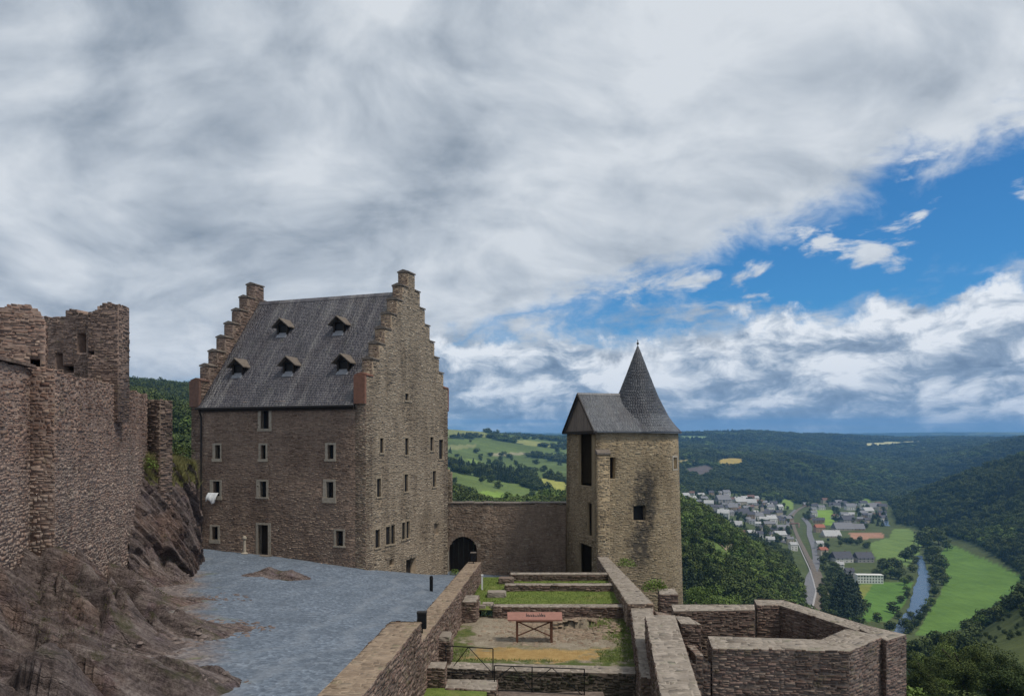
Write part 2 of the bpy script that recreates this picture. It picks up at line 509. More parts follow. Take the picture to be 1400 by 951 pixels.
def gravel_mat():
    m, t, b = mat('blue_gravel')
    p = pos(t)
    v = t.node('ShaderNodeTexVoronoi'); v.inputs['Scale'].default_value = 9.0; t.put(v.inputs['Vector'], p)
    c = t.ramp(t.m('FRACT', t.m('MULTIPLY', t.sep(v.outputs['Color'])[0], 3.7)), [(0, (.085, .105, .138)), (.5, (.135, .168, .215)), (1, (.20, .24, .295))])
    n = t.noise(p, .5, 6.0, .6)
    c = t.mix(t.step(n, .40, .68, 0, .5), c, (.08, .10, .13))
    mot = t.noise(p, 3.2, 7.0, .75)
    c = t.mix(t.step(mot, .40, .60, .35, 0), c, (.065, .08, .102))
    c = t.mix(t.step(mot, .52, .70, 0, .35), c, (.27, .30, .345))
    # earth and moss creep in along the rock
    X, Y, Z = t.sep(p)
    n2 = t.noise(p, .33, 6.0, .65)
    edge = t.m('ADD', t.m('ADD', X, t.m('MULTIPLY', t.m('SUBTRACT', Y, 25.0), .43)), t.m('MULTIPLY', t.m('SUBTRACT', n2, .5), 4.5))
    dirt = t.ramp(t.m('ADD', t.m('MULTIPLY', t.sep(v.outputs['Color'])[1], .5), t.m('MULTIPLY', t.noise(p, 3.0, 7.0, .7), .6)), [(.3, (.075, .055, .05)), (.55, (.15, .115, .10)), (.85, (.27, .22, .19))])
    c = t.mix(t.step(edge, -9.0, -10.6, 0, .85), c, dirt)
    c = t.mix(t.m('MULTIPLY', t.step(edge, -8.4, -9.6, 0, .7), t.step(t.noise(p, .8, 5.0, .6), .55, .68)), c, (.10, .115, .045))
    trk = t.m('ABSOLUTE', t.m('SUBTRACT', t.m('ABSOLUTE', t.m('SUBTRACT', t.m('ADD', X, t.m('ADD', t.m('MULTIPLY', t.m('SUBTRACT', Y, 30.0), -.06), t.m('MULTIPLY', t.m('SUBTRACT', t.noise(t.comb(0.0, Y, 0.0), .08, 2.0), .5), 6.0))), -6.9)), .85))
    c = t.mix(t.m('MULTIPLY', t.step(trk, .42, .05, 0, .45), t.step(t.noise(p, .9, 5.0, .6), .35, .6)), c, (.19, .215, .25))
    wear = t.noise(t.vm('MULTIPLY', p, (1.0, .35, 1.0)), 1.2, 4.0, .6)
    c = t.mix(t.step(wear, .52, .7, 0, .35), c, (.20, .225, .26))
    t.put(b.inputs['Base Color'], c)
    bump(t, b, t.m('ADD', v.outputs['Distance'], n), .7, .05)
    return m


def rock_mat():
    m, t, b = mat('slate_rock')
    p = pos(t)
    X, Y, Z = t.sep(p)
    along = t.m('SUBTRACT', t.m('MULTIPLY', X, .86), t.m('MULTIPLY', Y, .51))
    across = t.m('ADD', t.m('ADD', t.m('MULTIPLY', X, .51), t.m('MULTIPLY', Y, .86)), t.m('MULTIPLY', Z, 1.2))
    q = t.comb(t.m('MULTIPLY', along, .45), t.m('MULTIPLY', across, 1.7), t.m('MULTIPLY', Z, .4))
    n = t.noise(q, 1.6, 9.0, .72)
    g = t.noise(p, 9.0, 9.0, .78)
    f = t.m('ADD', t.m('MULTIPLY', n, .52), t.m('MULTIPLY', g, .48))
    c = t.ramp(f, [(.37, (.030, .023, .022)), (.46, (.115, .088, .082)), (.525, (.21, .165, .152)), (.62, (.38, .32, .292))])
    vo = t.node('ShaderNodeTexVoronoi', feature='DISTANCE_TO_EDGE'); vo.inputs['Scale'].default_value = 1.0
    t.put(vo.inputs['Vector'], t.vm('ADD', t.comb(t.m('MULTIPLY', along, .55), t.m('MULTIPLY', across, 1.9), t.m('MULTIPLY', Z, .9)), t.vm('MULTIPLY', t.noise(p, 1.5, 4.0, .6, out=1), (.9, .9, .9))))
    crk = t.step(vo.outputs['Distance'], .045, .0)
    crk = t.m('MULTIPLY', crk, t.step(t.noise(p, .8, 4.0, .6), .42, .62))
    c = t.mix(t.m('MULTIPLY', crk, .55), c, (.03, .023, .02))
    c = t.mix(t.step(t.noise(p, .4, 5.0, .6), .48, .66, 0, .55), c, t.mix(1.0, c, (1.15, .9, .74), 'MULTIPLY'))
    c = t.mix(t.step(t.noise(p, .9, 6.0, .6), .52, .66, 0, .6), c, t.mix(1.0, c, (.85, .82, 1.0), 'MULTIPLY'))
    c = t.mix(t.step(t.noise(p, 2.4, 6.0, .7), .57, .68, 0, .5), c, (.30, .26, .225))
    nz = t.sep(t.node('ShaderNodeNewGeometry').outputs['Normal'])[2]
    mo = t.m('MULTIPLY', t.step(t.noise(p, .7, 6.0, .65), .54, .66), t.step(nz, .5, .85, 0, .65))
    c = t.mix(mo, c, (.075, .078, .028))
    t.put(b.inputs['Base Color'], c)
    bump(t, b, t.m('SUBTRACT', t.m('ADD', t.m('MULTIPLY', n, 1.0), t.m('MULTIPLY', g, 1.4)), t.m('MULTIPLY', crk, .5)), 1.0, .16)
    return m


def grass_mat(name, a, b_, dry=(.24, .21, .09), dry_amt=.35, sc=1.0):
    m, t, b = mat(name)
    p = pos(t)
    n = t.noise(p, 2.2 * sc, 7.0, .65)
    c = t.mix(t.step(n, .3, .7), a, b_)
    c = t.mix(t.step(t.noise(p, .6 * sc, 5.0, .6), .5, .66, 0, dry_amt), c, dry)
    c = t.mix(t.m('MULTIPLY', t.step(t.noise(p, 18 * sc, 3.0), .4, .7), .45), c, tuple(x * .55 for x in a))
    t.put(b.inputs['Base Color'], c)
    bump(t, b, t.noise(p, 30 * sc, 3.0, .7), .8, .05)
    return m


M['scree'] = stone_mat('slate_chips', [(.08, .06, .055), (.15, .115, .105), (.22, .175, .155), (.12, .10, .10)], (.6, .6, .6), .4, .5)
M['gravel'] = gravel_mat()
M['rock'] = rock_mat()
M['grass'] = grass_mat('court_grass', (.10, .145, .028), (.175, .22, .048), (.25, .215, .08), .5)
M['blade'] = plain('grass_blade', (.14, .19, .045), .35, 3.0, .8, 0)
M['moss_blade'] = plain('moss_blade', (.085, .082, .035), .35, 3.0, .8, 0)
M['dry_blade'] = plain('dry_grass_blade', (.19, .18, .07), .35, 3.0, .8, 0)


def court_mat():
    m, t, b = mat('sandy_court')
    p = pos(t)
    X, Y, Z = t.sep(p)
    n = t.noise(p, 1.1, 7.0, .65)
    n2 = t.noise(p, .5, 5.0, .6)
    n = t.m('ADD', t.m('MULTIPLY', n, .6), t.m('MULTIPLY', t.noise(p, 5.0, 7.0, .75), .4))
    c = t.ramp(n, [(.3, (.15, .118, .085)), (.5, (.30, .25, .185)), (.7, (.44, .385, .30))])
    nn = t.m('ADD', t.m('MULTIPLY', t.m('SUBTRACT', n2, .5), 3.6), t.m('MULTIPLY', t.m('SUBTRACT', t.noise(p, 2.2, 6.0, .7), .5), 2.0))
    wv = t.noise(p, .55, 5.0, .6, out=1)
    wx_, wy_, _z = t.sep(wv)
    X = t.m('ADD', X, t.m('MULTIPLY', t.m('SUBTRACT', wx_, .5), 4.5)); Y = t.m('ADD', Y, t.m('MULTIPLY', t.m('SUBTRACT', wy_, .5), 2.6))
    sand = t.m('MULTIPLY', t.step(t.m('ADD', t.m('ABSOLUTE', t.m('SUBTRACT', Y, 32.3)), t.m('MULTIPLY', nn, .7)), 1.25, .75), t.step(t.m('ADD', t.m('ABSOLUTE', t.m('SUBTRACT', X, .9)), nn), 3.2, 2.2))
    c = t.mix(sand, c, t.mix(t.step(t.noise(p, 3.0, 5.0, .6), .3, .7), (.36, .225, .08), (.46, .31, .125)))
    gr = t.mix(t.step(t.noise(p, 2.5, 6.0, .65), .3, .7), (.075, .105, .025), (.15, .165, .05))
    fr = t.step(t.m('ADD', Y, t.m('MULTIPLY', nn, 1.0)), 33.9, 32.9)
    ri = t.step(t.m('ADD', X, nn), 4.1, 4.9)
    le = t.step(t.m('ADD', X, t.m('MULTIPLY', nn, .6)), -1.6, -2.4)
    g = t.m('MULTIPLY', t.m('MAXIMUM', t.m('MAXIMUM', fr, ri), le), t.m('SUBTRACT', 1.0, sand))
    c = t.mix(t.m('MULTIPLY', g, t.step(t.noise(p, 1.4, 6.0, .65), .36, .5)), c, gr)
    t.put(b.inputs['Base Color'], c)
    bump(t, b, t.m('ADD', n, t.noise(p, 14.0, 5.0, .7)), 1.0, .12)
    return m


M['court'] = court_mat()


def leaf_mat(name, a, b_):
    m, t, b = mat(name)
    oi = t.node('ShaderNodeObjectInfo').outputs['Random']
    r = t.m('FRACT', t.m('ADD', t.m('MULTIPLY', island(t), .5), t.m('MULTIPLY', oi, .8)))
    c = t.ramp(r, [(0, a), (.55, tuple((x + y) / 2 for x, y in zip(a, b_))), (1, b_)])
    n = t.noise(pos(t), .012, 3.0, .6)
    c = t.mix(t.step(n, .42, .62, 0, .55), c, t.mix(1.0, c, (.62, .72, .72), 'MULTIPLY'))
    t.put(b.inputs['Base Color'], c)
    b.inputs['Roughness'].default_value = .75
    b.inputs['Specular IOR Level'].default_value = .15
    return m


M['leaf'] = leaf_mat('broadleaf', (.028, .047, .014), (.105, .13, .037))
M['leaf_dark'] = leaf_mat('conifer_needles', (.018, .032, .016), (.045, .062, .03))
M['leaf_light'] = leaf_mat('bright_leaf', (.07, .115, .022), (.155, .205, .055))
M['bark'] = plain('bark', (.09, .07, .052), .35, 4.0, .95, .6)


def terrain_mat():
    m, t, b = mat('valley_ground')
    p = pos(t)
    a = t.node('ShaderNodeVertexColor'); a.layer_name = 'Col'
    n = t.noise(p, .03, 8.0, .65)
    n2 = t.noise(p, .25, 6.0, .65)
    c = t.mix(t.step(n, .3, .7, 0, .5), a.outputs[0], t.mix(1.0, a.outputs[0], (.55, .58, .55), 'MULTIPLY'))
    c = t.mix(t.step(n2, .3, .75, 0, .4), c, t.mix(1.0, c, (.6, .65, .6), 'MULTIPLY'))
    rows = t.noise(t.vm('MULTIPLY', p, (.16, .012, 1.0)), 1.0, 5.0, .6)
    c = t.mix(t.step(rows, .4, .62, 0, .5), c, t.mix(1.0, c, (1.25, 1.2, 1.1), 'MULTIPLY'))
    t.put(b.inputs['Base Color'], c)
    b.inputs['Roughness'].default_value = 1.0
    b.inputs['Specular IOR Level'].default_value = .05
    bump(t, b, n, .6, 6.0)
    return m


M['terrain'] = terrain_mat()
m_, t_, b_ = mat('river_water')
b_.inputs['Base Color'].default_value = (.05, .075, .11, 1); b_.inputs['Roughness'].default_value = .22; b_.inputs['Specular IOR Level'].default_value = .6
bump(t_, b_, t_.noise(pos(t_), .35, 5.0, .6), .35, .4)
M['water'] = m_
M['asphalt'] = plain('asphalt', (.15, .15, .16), .2, .3, .9, 0)
M['ballast'] = plain('track_ballast', (.15, .125, .10), .3, .3, .95, 0)
for nm, c in dict(h_bright=(.80, .80, .79), h_white=(.66, .65, .62), h_cream=(.52, .46, .36), h_grey=(.34, .33, .33), h_tan=(.40, .30, .22), h_mint=(.42, .56, .52),
                  h_red=(.42, .10, .07), r_slate=(.085, .085, .10), r_grey=(.20, .20, .215), r_brown=(.17, .10, .08), r_red=(.34, .13, .085), r_pale=(.42, .42, .42)).items():
    M[nm] = plain('house_' + nm, c, .12, .4, .85, 0)
M['h_glass'] = plain('house_glass', (.05, .06, .075), .2, .5, .25, 0)

# ------------------------------------------------------------------ masonry
def courses(s0, s1, z0, z1, hr=(.09, .2), wr=(.18, .55), gap=.012, rng=RNG, split=.22, drop=.03):
    out = []
    z = z0
    while z < z1 - .03:
        h = rng.uniform(*hr)
        n = int((s1 - s0) / wr[0]) + 3
        w = rng.uniform(wr[0], wr[1], n) * rng.choice([.6, .8, 1, 1, 1.4], n)
        e = s0 - rng.uniform(0, wr[0]) + np.concatenate([[0], np.cumsum(w)])
        a = np.clip(e[:-1], s0, s1); b = np.clip(e[1:], s0, s1)
        k = ((b - a) > .06) & (rng.uniform(size=len(a)) > drop)
        a, b = a[k], b[k]; m = len(a); zt = min(z + h, z1)
        two = (rng.uniform(size=m) < split) & (zt - z > .09)
        zm = z + (zt - z) * rng.uniform(.35, .65, m)
        one = ~two
        out.append(np.stack([a[one] + gap / 2, b[one] - gap / 2, np.full(one.sum(), z + gap / 2), np.full(one.sum(), zt - gap / 2)], 1))
        out.append(np.stack([a[two] + gap / 2, b[two] - gap / 2, np.full(two.sum(), z + gap / 2), zm[two] - gap / 2], 1))
        out.append(np.stack([a[two] + gap / 2, b[two] - gap / 2, zm[two] + gap / 2, np.full(two.sum(), zt - gap / 2)], 1))
        z += h
    return np.concatenate(out) if out else np.zeros((0, 4))


def clip_holes(R, holes):
    R = R.copy(); keep = np.ones(len(R), bool)
    for a, b, c, d in holes:
        ov = (R[:, 0] < b) & (R[:, 1] > a) & (R[:, 2] < d) & (R[:, 3] > c)
        sm = (R[:, 0] + R[:, 1]) / 2; zm = (R[:, 2] + R[:, 3]) / 2
        left = ov & (sm < a); right = ov & (sm > b)
        R[left, 1] = np.minimum(R[left, 1], a - .01); R[right, 0] = np.maximum(R[right, 0], b + .01)
        rest = ov & ~left & ~right
        up = rest & (zm > d); dn = rest & (zm < c)
        R[up, 2] = d + .01; R[dn, 3] = c - .01
        keep &= ~(rest & ~up & ~dn)
    keep &= (R[:, 1] - R[:, 0] > .05) & (R[:, 3] - R[:, 2] > .035)
    return R[keep]


SQ = np.array([[0, 1, 2, 3], [0, 4, 5, 1], [1, 5, 6, 2], [2, 6, 7, 3], [3, 7, 4, 0]])


def stone_verts(R, mapf, dep=(.002, .03), jit=.026, rng=RNG, warp=.05):
    """(n, 8, 3): front ring then back ring of every stone"""
    n = len(R)
    w = R[:, 1] - R[:, 0]; h = R[:, 3] - R[:, 2]
    jx = np.minimum(jit, w * .2); jz = np.minimum(jit, h * .25)
    s = np.stack([R[:, 0], R[:, 1], R[:, 1], R[:, 0]], 1); z = np.stack([R[:, 2], R[:, 2], R[:, 3], R[:, 3]], 1)
    d = dep[0] + (dep[1] - dep[0]) * rng.uniform(0, 1, n) ** 1.7
    if warp:
        wz = fbm(s * 1.1 + 3, z * 2.2, 3, 301) * warp; ws = fbm(s * 1.6, z * 3.1 + 7, 2, 302) * warp * .6
        z = z + wz; s = s + ws
    if warp: z = z + (rng.uniform(-.4, .4, n) * h)[:, None]
    sf = s + rng.uniform(-1, 1, (n, 4)) * jx[:, None] + np.array([1, -1, -1, 1]) * jx[:, None] * .6
    zf = z + rng.uniform(-1, 1, (n, 4)) * jz[:, None] + np.array([1, 1, -1, -1]) * jz[:, None] * .5
    df = d[:, None] + rng.uniform(-.3, .3, (n, 4)) * d[:, None]
    fr = mapf(sf, zf, df); bk = mapf(s, z, np.full((n, 4), -.02))
    return np.concatenate([fr, bk], 1)


class Rubble:
    """collects stones of one thing; the biggest ones become parts of their own, the rest one joined part"""
    def __init__(s): s.a = []; s.big = []
    def add(s, V, size=None): s.a.append(V)
    def build(s, parent, mt, individual=0, name='stone', vis=None, rest='rubble_facing'):
        if not s.a: return
        V = np.concatenate(s.a)
        n = len(V)
        pick = np.zeros(n, bool)
        if individual:
            c = V[:, :4].mean(1)
            px = np.linalg.norm(V[:, 1] - V[:, 0], axis=1) / np.maximum(c[:, 1], 1)
            if vis is not None: px = np.where(vis(c), px, 0)
            idx = np.argsort(-px)[:individual]
            pick[idx[px[idx] > 0]] = True
        for i in np.nonzero(pick)[0]:
            obj(name, V[i], SQ, mt, parent)
        k = ~pick
        if k.any():
            W = V[k].reshape(-1, 3); m = k.sum()
            Fs = (SQ[None] + np.arange(m)[:, None, None] * 8).reshape(-1, 4)
            obj(rest, W, Fs, mt, parent, kind='stuff')


def plane_map(P, d, n):
    P = np.array(P, float); d = np.array(d, float); n = np.array(n, float)
    def f(s, z, dd):
        s = np.asarray(s); r = np.empty(s.shape + (3,))
        r[..., 0] = P[0] + d[0] * s + n[0] * dd
        r[..., 1] = P[1] + d[1] * s + n[1] * dd
        r[..., 2] = z
        return r
    return f


def voxel_plate(name, sb, zb, solid, mapf, thick, mt, parent, kind=None):
    """plate of cells: sb/zb breaks, solid[i,j]; front at depth 0, back at -thick"""
    sb = np.array(sb); zb = np.array(zb); ns, nz = len(sb), len(zb)
    S, Z = np.meshgrid(sb, zb, indexing='ij')
    Vf = mapf(S, Z, np.zeros_like(S)).reshape(-1, 3); Vb = mapf(S, Z, np.full_like(S, -thick)).reshape(-1, 3)
    V = np.concatenate([Vf, Vb]); N = ns * nz
    idx = lambda i, j, k: i * nz + j + k * N
    fs = []
    def sol(i, j): return 0 <= i < ns - 1 and 0 <= j < nz - 1 and solid[i, j]
    for i in range(ns - 1):
        for j in range(nz - 1):
            if not solid[i, j]: continue
            fs.append((idx(i, j, 0), idx(i + 1, j, 0), idx(i + 1, j + 1, 0), idx(i, j + 1, 0)))
            fs.append((idx(i, j, 1), idx(i, j + 1, 1), idx(i + 1, j + 1, 1), idx(i + 1, j, 1)))
            if not sol(i - 1, j): fs.append((idx(i, j, 0), idx(i, j + 1, 0), idx(i, j + 1, 1), idx(i, j, 1)))
            if not sol(i + 1, j): fs.append((idx(i + 1, j, 0), idx(i + 1, j, 1), idx(i + 1, j + 1, 1), idx(i + 1, j + 1, 0)))
            if not sol(i, j - 1): fs.append((idx(i, j, 0), idx(i, j, 1), idx(i + 1, j, 1), idx(i + 1, j, 0)))
            if not sol(i, j + 1): fs.append((idx(i, j + 1, 0), idx(i + 1, j + 1, 0), idx(i + 1, j + 1, 1), idx(i, j + 1, 1)))
    fs = np.array(fs)
    used, inv = np.unique(fs, return_inverse=True)
    return obj(name, V[used], inv.reshape(fs.shape), mt, parent, kind=kind)


class Plate:
    """upright wall from P to Q (left to right seen from its front), front normal towards the viewer"""
    def __init__(s, P, Q):
        s.P = np.array((P[0], P[1], 0.0)); s.Q = np.array((Q[0], Q[1], 0.0))
        s.d = s.Q - s.P; s.L = np.linalg.norm(s.d); s.d /= s.L
        s.n = np.array((s.d[1], -s.d[0], 0.0)); s.map = plane_map(s.P, s.d, s.n)
    def sz(s, u, v):
        r = np.array(((u - U0) / F, 1.0, -(v - V0) / F)); t = s.P.dot(s.n) / r.dot(s.n); p = r * t
        return (p - s.P).dot(s.d), p[2]
    def rect(s, u0, u1, v0, v1):
        a, zt = s.sz(u0, v0); b, _ = s.sz(u1, v0); m = (u0 + u1) / 2
        zt = s.sz(m, v0)[1]; zb = s.sz(m, v1)[1]
        return (a, b, zb, zt)
    def pt(s, a, z, d=0.0): return s.map(np.array([a]), np.array([z]), np.array([d]))[0]
    def wall(s, parent, z0, hfun, thick, mt_core, mt_stone, holes=(), hr=(.1, .2), wr=(.2, .55), sbr=(), zbr=(), step=None, back=False, ends='', inset=0.0,
             dep=(.002, .03), name='masonry_core', individual=0, vis=None, jit=.028):
        holes = list(holes)
        sb = {0.0, s.L} | set(sbr); zb = {z0} | set(zbr)
        for a, b, c, d in holes: sb |= {a, b}; zb |= {c, d}
        if step: sb |= set(np.arange(0, s.L, step))
        sb = sorted(x for x in sb if -1e-6 <= x <= s.L + 1e-6)
        sb = [x for i, x in enumerate(sb) if i == 0 or x - sb[i - 1] > 1e-4]
        mids = [(sb[i] + sb[i + 1]) / 2 for i in range(len(sb) - 1)]
        hs = [round(float(hfun(m)), 2) for m in mids]
        zb |= set(hs)
        zb = sorted(z for z in zb if z >= z0)
        zb = [x for i, x in enumerate(zb) if i == 0 or x - zb[i - 1] > 1e-4]
        sol = np.zeros((len(sb) - 1, len(zb) - 1), bool)
        for i, m in enumerate(mids):
            for j in range(len(zb) - 1):
                zm = (zb[j] + zb[j + 1]) / 2
                ok = zm < hs[i]
                for a, b, c, d in holes:
                    if a < m < b and c < zm < d: ok = False
                sol[i, j] = ok
        voxel_plate(name, sb, zb, sol, s.map, thick, mt_core, parent)
        rb = Rubble()
        top = max(hs)
        def put(mapf, L, hf, hl):
            R = courses(0, L, z0, top + .2, hr, wr)
            hh = np.minimum(hf(R[:, 0] + .02), hf(R[:, 1] - .02))
            R[:, 3] = np.minimum(R[:, 3], hh + .04)
            R = R[R[:, 3] - R[:, 2] > .04]
            R = clip_holes(R, hl)
            rb.add(stone_verts(R, mapf, dep, jit))
        hv = np.vectorize(lambda x: float(hs[min(len(hs) - 1, max(0, np.searchsorted(sb, x) - 1))]))
        put(s.map, s.L, hv, holes)
        if back:
            Pb = s.P - s.n * thick + s.d * s.L
            put(plane_map(Pb, -s.d, -s.n), s.L, lambda x: hv(s.L - x), [(s.L - b, s.L - a, c, d) for a, b, c, d in holes])
        if 'a' in ends:
            put(plane_map(s.P - s.n * thick, s.n, -s.d), thick, lambda x: np.full(np.shape(x), hs[0]), [])
        if 'b' in ends:
            put(plane_map(s.Q, -s.n, s.d), thick, lambda x: np.full(np.shape(x), hs[-1]), [])
        rb.build(parent, mt_stone, individual, vis=vis)


def quad_side(P, Q, zb):
    """map for the face below the top edge P-Q (3D points)"""
    P = np.array(P, float); Q = np.array(Q, float); d = (Q - P) * (1, 1, 0); L = np.linalg.norm(d); d /= L
    n = np.array((d[1], -d[0], 0.0))
    return plane_map((P[0], P[1], 0), d, n), L, (lambda x: P[2] + (Q[2] - P[2]) * np.asarray(x) / L)


def bilinear(p):
    p = [np.array(q, float) for q in p]
    def f(a, b):
        a = a[..., None]; b = b[..., None]
        return p[0] * (1 - a) * (1 - b) + p[1] * a * (1 - b) + p[2] * a * b + p[3] * (1 - a) * b
    return f


def top_stones(quad, size=(.25, .5), gap=.006, dep=(.002, .013), jit=.08):
    """crazy paving on a quad (near-left, near-right, far-right, far-left)"""
    f = bilinear(quad)
    q = [np.array(x, float) for x in quad]
    La = (np.linalg.norm(q[1] - q[0]) + np.linalg.norm(q[2] - q[3])) / 2; Lb = (np.linalg.norm(q[3] - q[0]) + np.linalg.norm(q[2] - q[1])) / 2
    R = courses(0, La, 0, Lb, (size[0] * .6, size[1] * .8), size, gap, split=.1, drop=.06)
    def mp(a, b, d):
        p = f(np.clip(a / La, -.05 / La, 1 + .05 / La), np.clip(b / Lb, -.05 / Lb, 1 + .05 / Lb)); p = p.copy(); p[..., 2] += d + .004; return p
    return stone_verts(R, mp, dep, jit, warp=0)


def wall_quad(parent, top, zb, sides='0123', mt_core=None, mt_stone=None, mt_top=None, tops=True, hr=(.06, .14), wr=(.13, .4), ind=0, vis=None,
              size=(.25, .5), top_ind=True, dep=(.002, .045), core='masonry_core', rub=None):
    """wall block under a quadrilateral top (counter-clockwise from above)"""
    mt_core = mt_core or M['mortar_dark']; mt_stone = mt_stone or M['bastion']; mt_top = mt_top or M['coping']
    top = [np.array(p, float) for p in top]
    bot = [np.array((p[0], p[1], zb)) for p in top]
    MB().hexa(bot + top).build(core, mt_core, parent)
    if tops:
        lid = [p + np.array((0, 0, .0)) for p in top]
        MB().hexa(lid + [p + np.array((0, 0, .004)) for p in lid]).build('mortar_bed', M['coping_mortar'] if mt_top is not M['coping_warm'] else M['warm_mortar'], parent)
    rb = rub or Rubble()
    for k in sides:
        k = int(k); P, Q = top[k], top[(k + 1) % 4]
        mp, L, hf = quad_side(P, Q, zb)
        R = courses(0, L, zb, max(P[2], Q[2]) + .1, hr, wr)
        R[:, 3] = np.minimum(R[:, 3], hf((R[:, 0] + R[:, 1]) / 2) + .01)
        R = R[R[:, 3] - R[:, 2] > .035]
        rb.add(stone_verts(R, mp, dep, .028))
    if rub is None: rb.build(parent, mt_stone, ind, vis=vis)
    if tops:
        V = top_stones(top, size)
        if top_ind:
            for i in range(len(V)): obj('coping_stone', V[i], SQ, mt_top, parent)
        else:
            r2 = Rubble(); r2.add(V); r2.build(parent, mt_top, 0, rest='coping_stones')


# ------------------------------------------------------------------ terrain
def cv(u, v, D):      # control by pixel and distance
    return (u, D, -(v - V0) / F * D)
CP = []
for u, v in [(1240, 840), (1300, 800), (1250, 750), (1180, 800), (1150, 740), (1100, 720), (1112, 790), (1330, 850), (1200, 720), (1130, 695), (1092, 700), (1180, 690), (1270, 860), (1100, 750), (1290, 740), (1360, 790)]:
    CP.append((u, 155 * F / (v - V0), -155))
CP += [cv(1400, 820, 450), cv(1345, 872, 430), cv(1300, 892, 400), cv(1300, 960, 110), cv(1400, 960, 90), cv(1400, 885, 250), cv(1250, 960, 105), (1100, 200, -78), (1100, 120, -55), (1000, 200, -62)]
CP += [cv(945, 815, 330), cv(1000, 812, 400), cv(1060, 818, 560), cv(1000, 772, 470), cv(950, 745, 450), cv(1000, 745, 560), cv(1060, 768, 640), cv(1095, 800, 740)]
CP += [cv(935, 692, 620), cv(985, 716, 650), cv(1015, 744, 680), cv(1070, 766, 720), (950, 900, -110), (1000, 920, -122), (1060, 950, -146)]
CP += [cv(950, 684, 1500), cv(1000, 704, 1400), cv(1040, 704, 1550), cv(1062, 734, 1250), cv(960, 670, 1750), cv(1060, 692, 1780), cv(1000, 676, 1800)]
CP += [cv(1100, 682, 2150), cv(1000, 629, 2700), cv(1060, 622, 2800), cv(1120, 632, 2700), cv(1165, 662, 2400), cv(940, 626, 2500), cv(1000, 655, 2150), cv(940, 655, 2000), cv(1060, 655, 2250)]
CP += [cv(935, 594, 4500), cv(1050, 594, 4700), cv(1150, 599, 5000), cv(1300, 602, 5000), cv(1400, 601, 4600), cv(1050, 618, 3700), cv(1150, 628, 3600), cv(1200, 642, 3000), cv(1290, 622, 3500), cv(1350, 612, 3300), cv(1400, 600, 3000)]
CP += [cv(1400, 636, 1500), cv(1340, 649, 1650), cv(1280, 667, 1800), cv(1225, 694, 1900), cv(1300, 734, 1290), cv(1230, 716, 1480), cv(1400, 790, 890), (1400, 2100, -90), (1300, 2400, -135), cv(1220, 672, 2500)]
CP += [(1500, 1500, 20), (1600, 900, -20), (1600, 3000, 20), (1600, 300, -70), (1600, 100, -40), (1650, 5000, 30)]
for u in (0, 250, 500, 650, 800, 950, 1100, 1250, 1400, 1600):
    CP.append((u, 8500, 8500 * (606 - 597) / F)); CP.append((u, 13500, 13500 * (606 - 592) / F))
CP += [cv(620, 590, 2600), cv(660, 592, 2600), cv(700, 597, 2800), cv(770, 602, 3200), cv(640, 596, 4500), cv(770, 600, 4800)]
CP += [cv(690, 686, 900), cv(770, 690, 800), cv(640, 692, 700), cv(640, 642, 1500), cv(740, 657, 1300), cv(700, 662, 1150), cv(620, 612, 2200), cv(770, 622, 2400), cv(750, 637, 1900), (700, 300, -70), (850, 300, -72), (850, 900, -85), (850, 2400, -40), (850, 1500, -70)]
CP += [cv(180, 534, 900), cv(240, 546, 900), cv(290, 552, 950), (400, 1200, 50), (0, 800, 80), (-100, 1200, 110), (100, 300, 8), cv(235, 600, 320), (500, 500, -20), (450, 300, -25), (500, 1800, 30)]
CP += [(200, 60, -14), (300, 75, -16), (700, 75, -26), (850, 80, -33), (950, 60, -26), (1000, 30, -24), (1200, 30, -25), (1200, 60, -36), (700, 20, -24), (700, 45, -24), (300, 20, -22), (0, 40, -13), (-200, 20, -14), (-200, 200, 6), (1600, 30, -24), (1250, 14, -18), (400, 14, -18), (850, 150, -55), (550, 120, -36)]
TP = [((u - U0) / F, math.log(D) * .55) for u, D, z in CP]
_tr = rbf(TP, [z for u, D, z in CP], 0.002)


def terrain_z(x, y):
    x = np.asarray(x, float); y = np.maximum(np.asarray(y, float), 5.0)
    th = x / y
    z = _tr(th, np.log(y) * .55)
    z = np.maximum(z, -155.0)
    amp = np.clip((y - 150) / 1500, 0, 1) * np.clip((z + 153) / 30, 0, 1)
    z = z + amp * (fbm(x / 330, y / 330, 4, 3) * 16) + np.clip((y - 5000) / 4000, 0, 1) * fbm(x / 1800, y / 1800, 3, 8) * 45
    return z


_DS = np.exp(np.linspace(math.log(60), math.log(13000), 1400))


def ground(u, v):
    """first terrain point seen through pixel u, v"""
    x = (u - U0) / F * _DS; zr = -(v - V0) / F * _DS
    zt = terrain_z(x, _DS)
    k = np.nonzero(zt >= zr)[0]
    k = k[_DS[k] > 200] if len(k) else k
    i = k[0] if len(k) else len(_DS) - 1
    return np.array((x[i], _DS[i], zt[i]))


def wpoly(pts): return [ground(u, v)[:2] for u, v in pts]


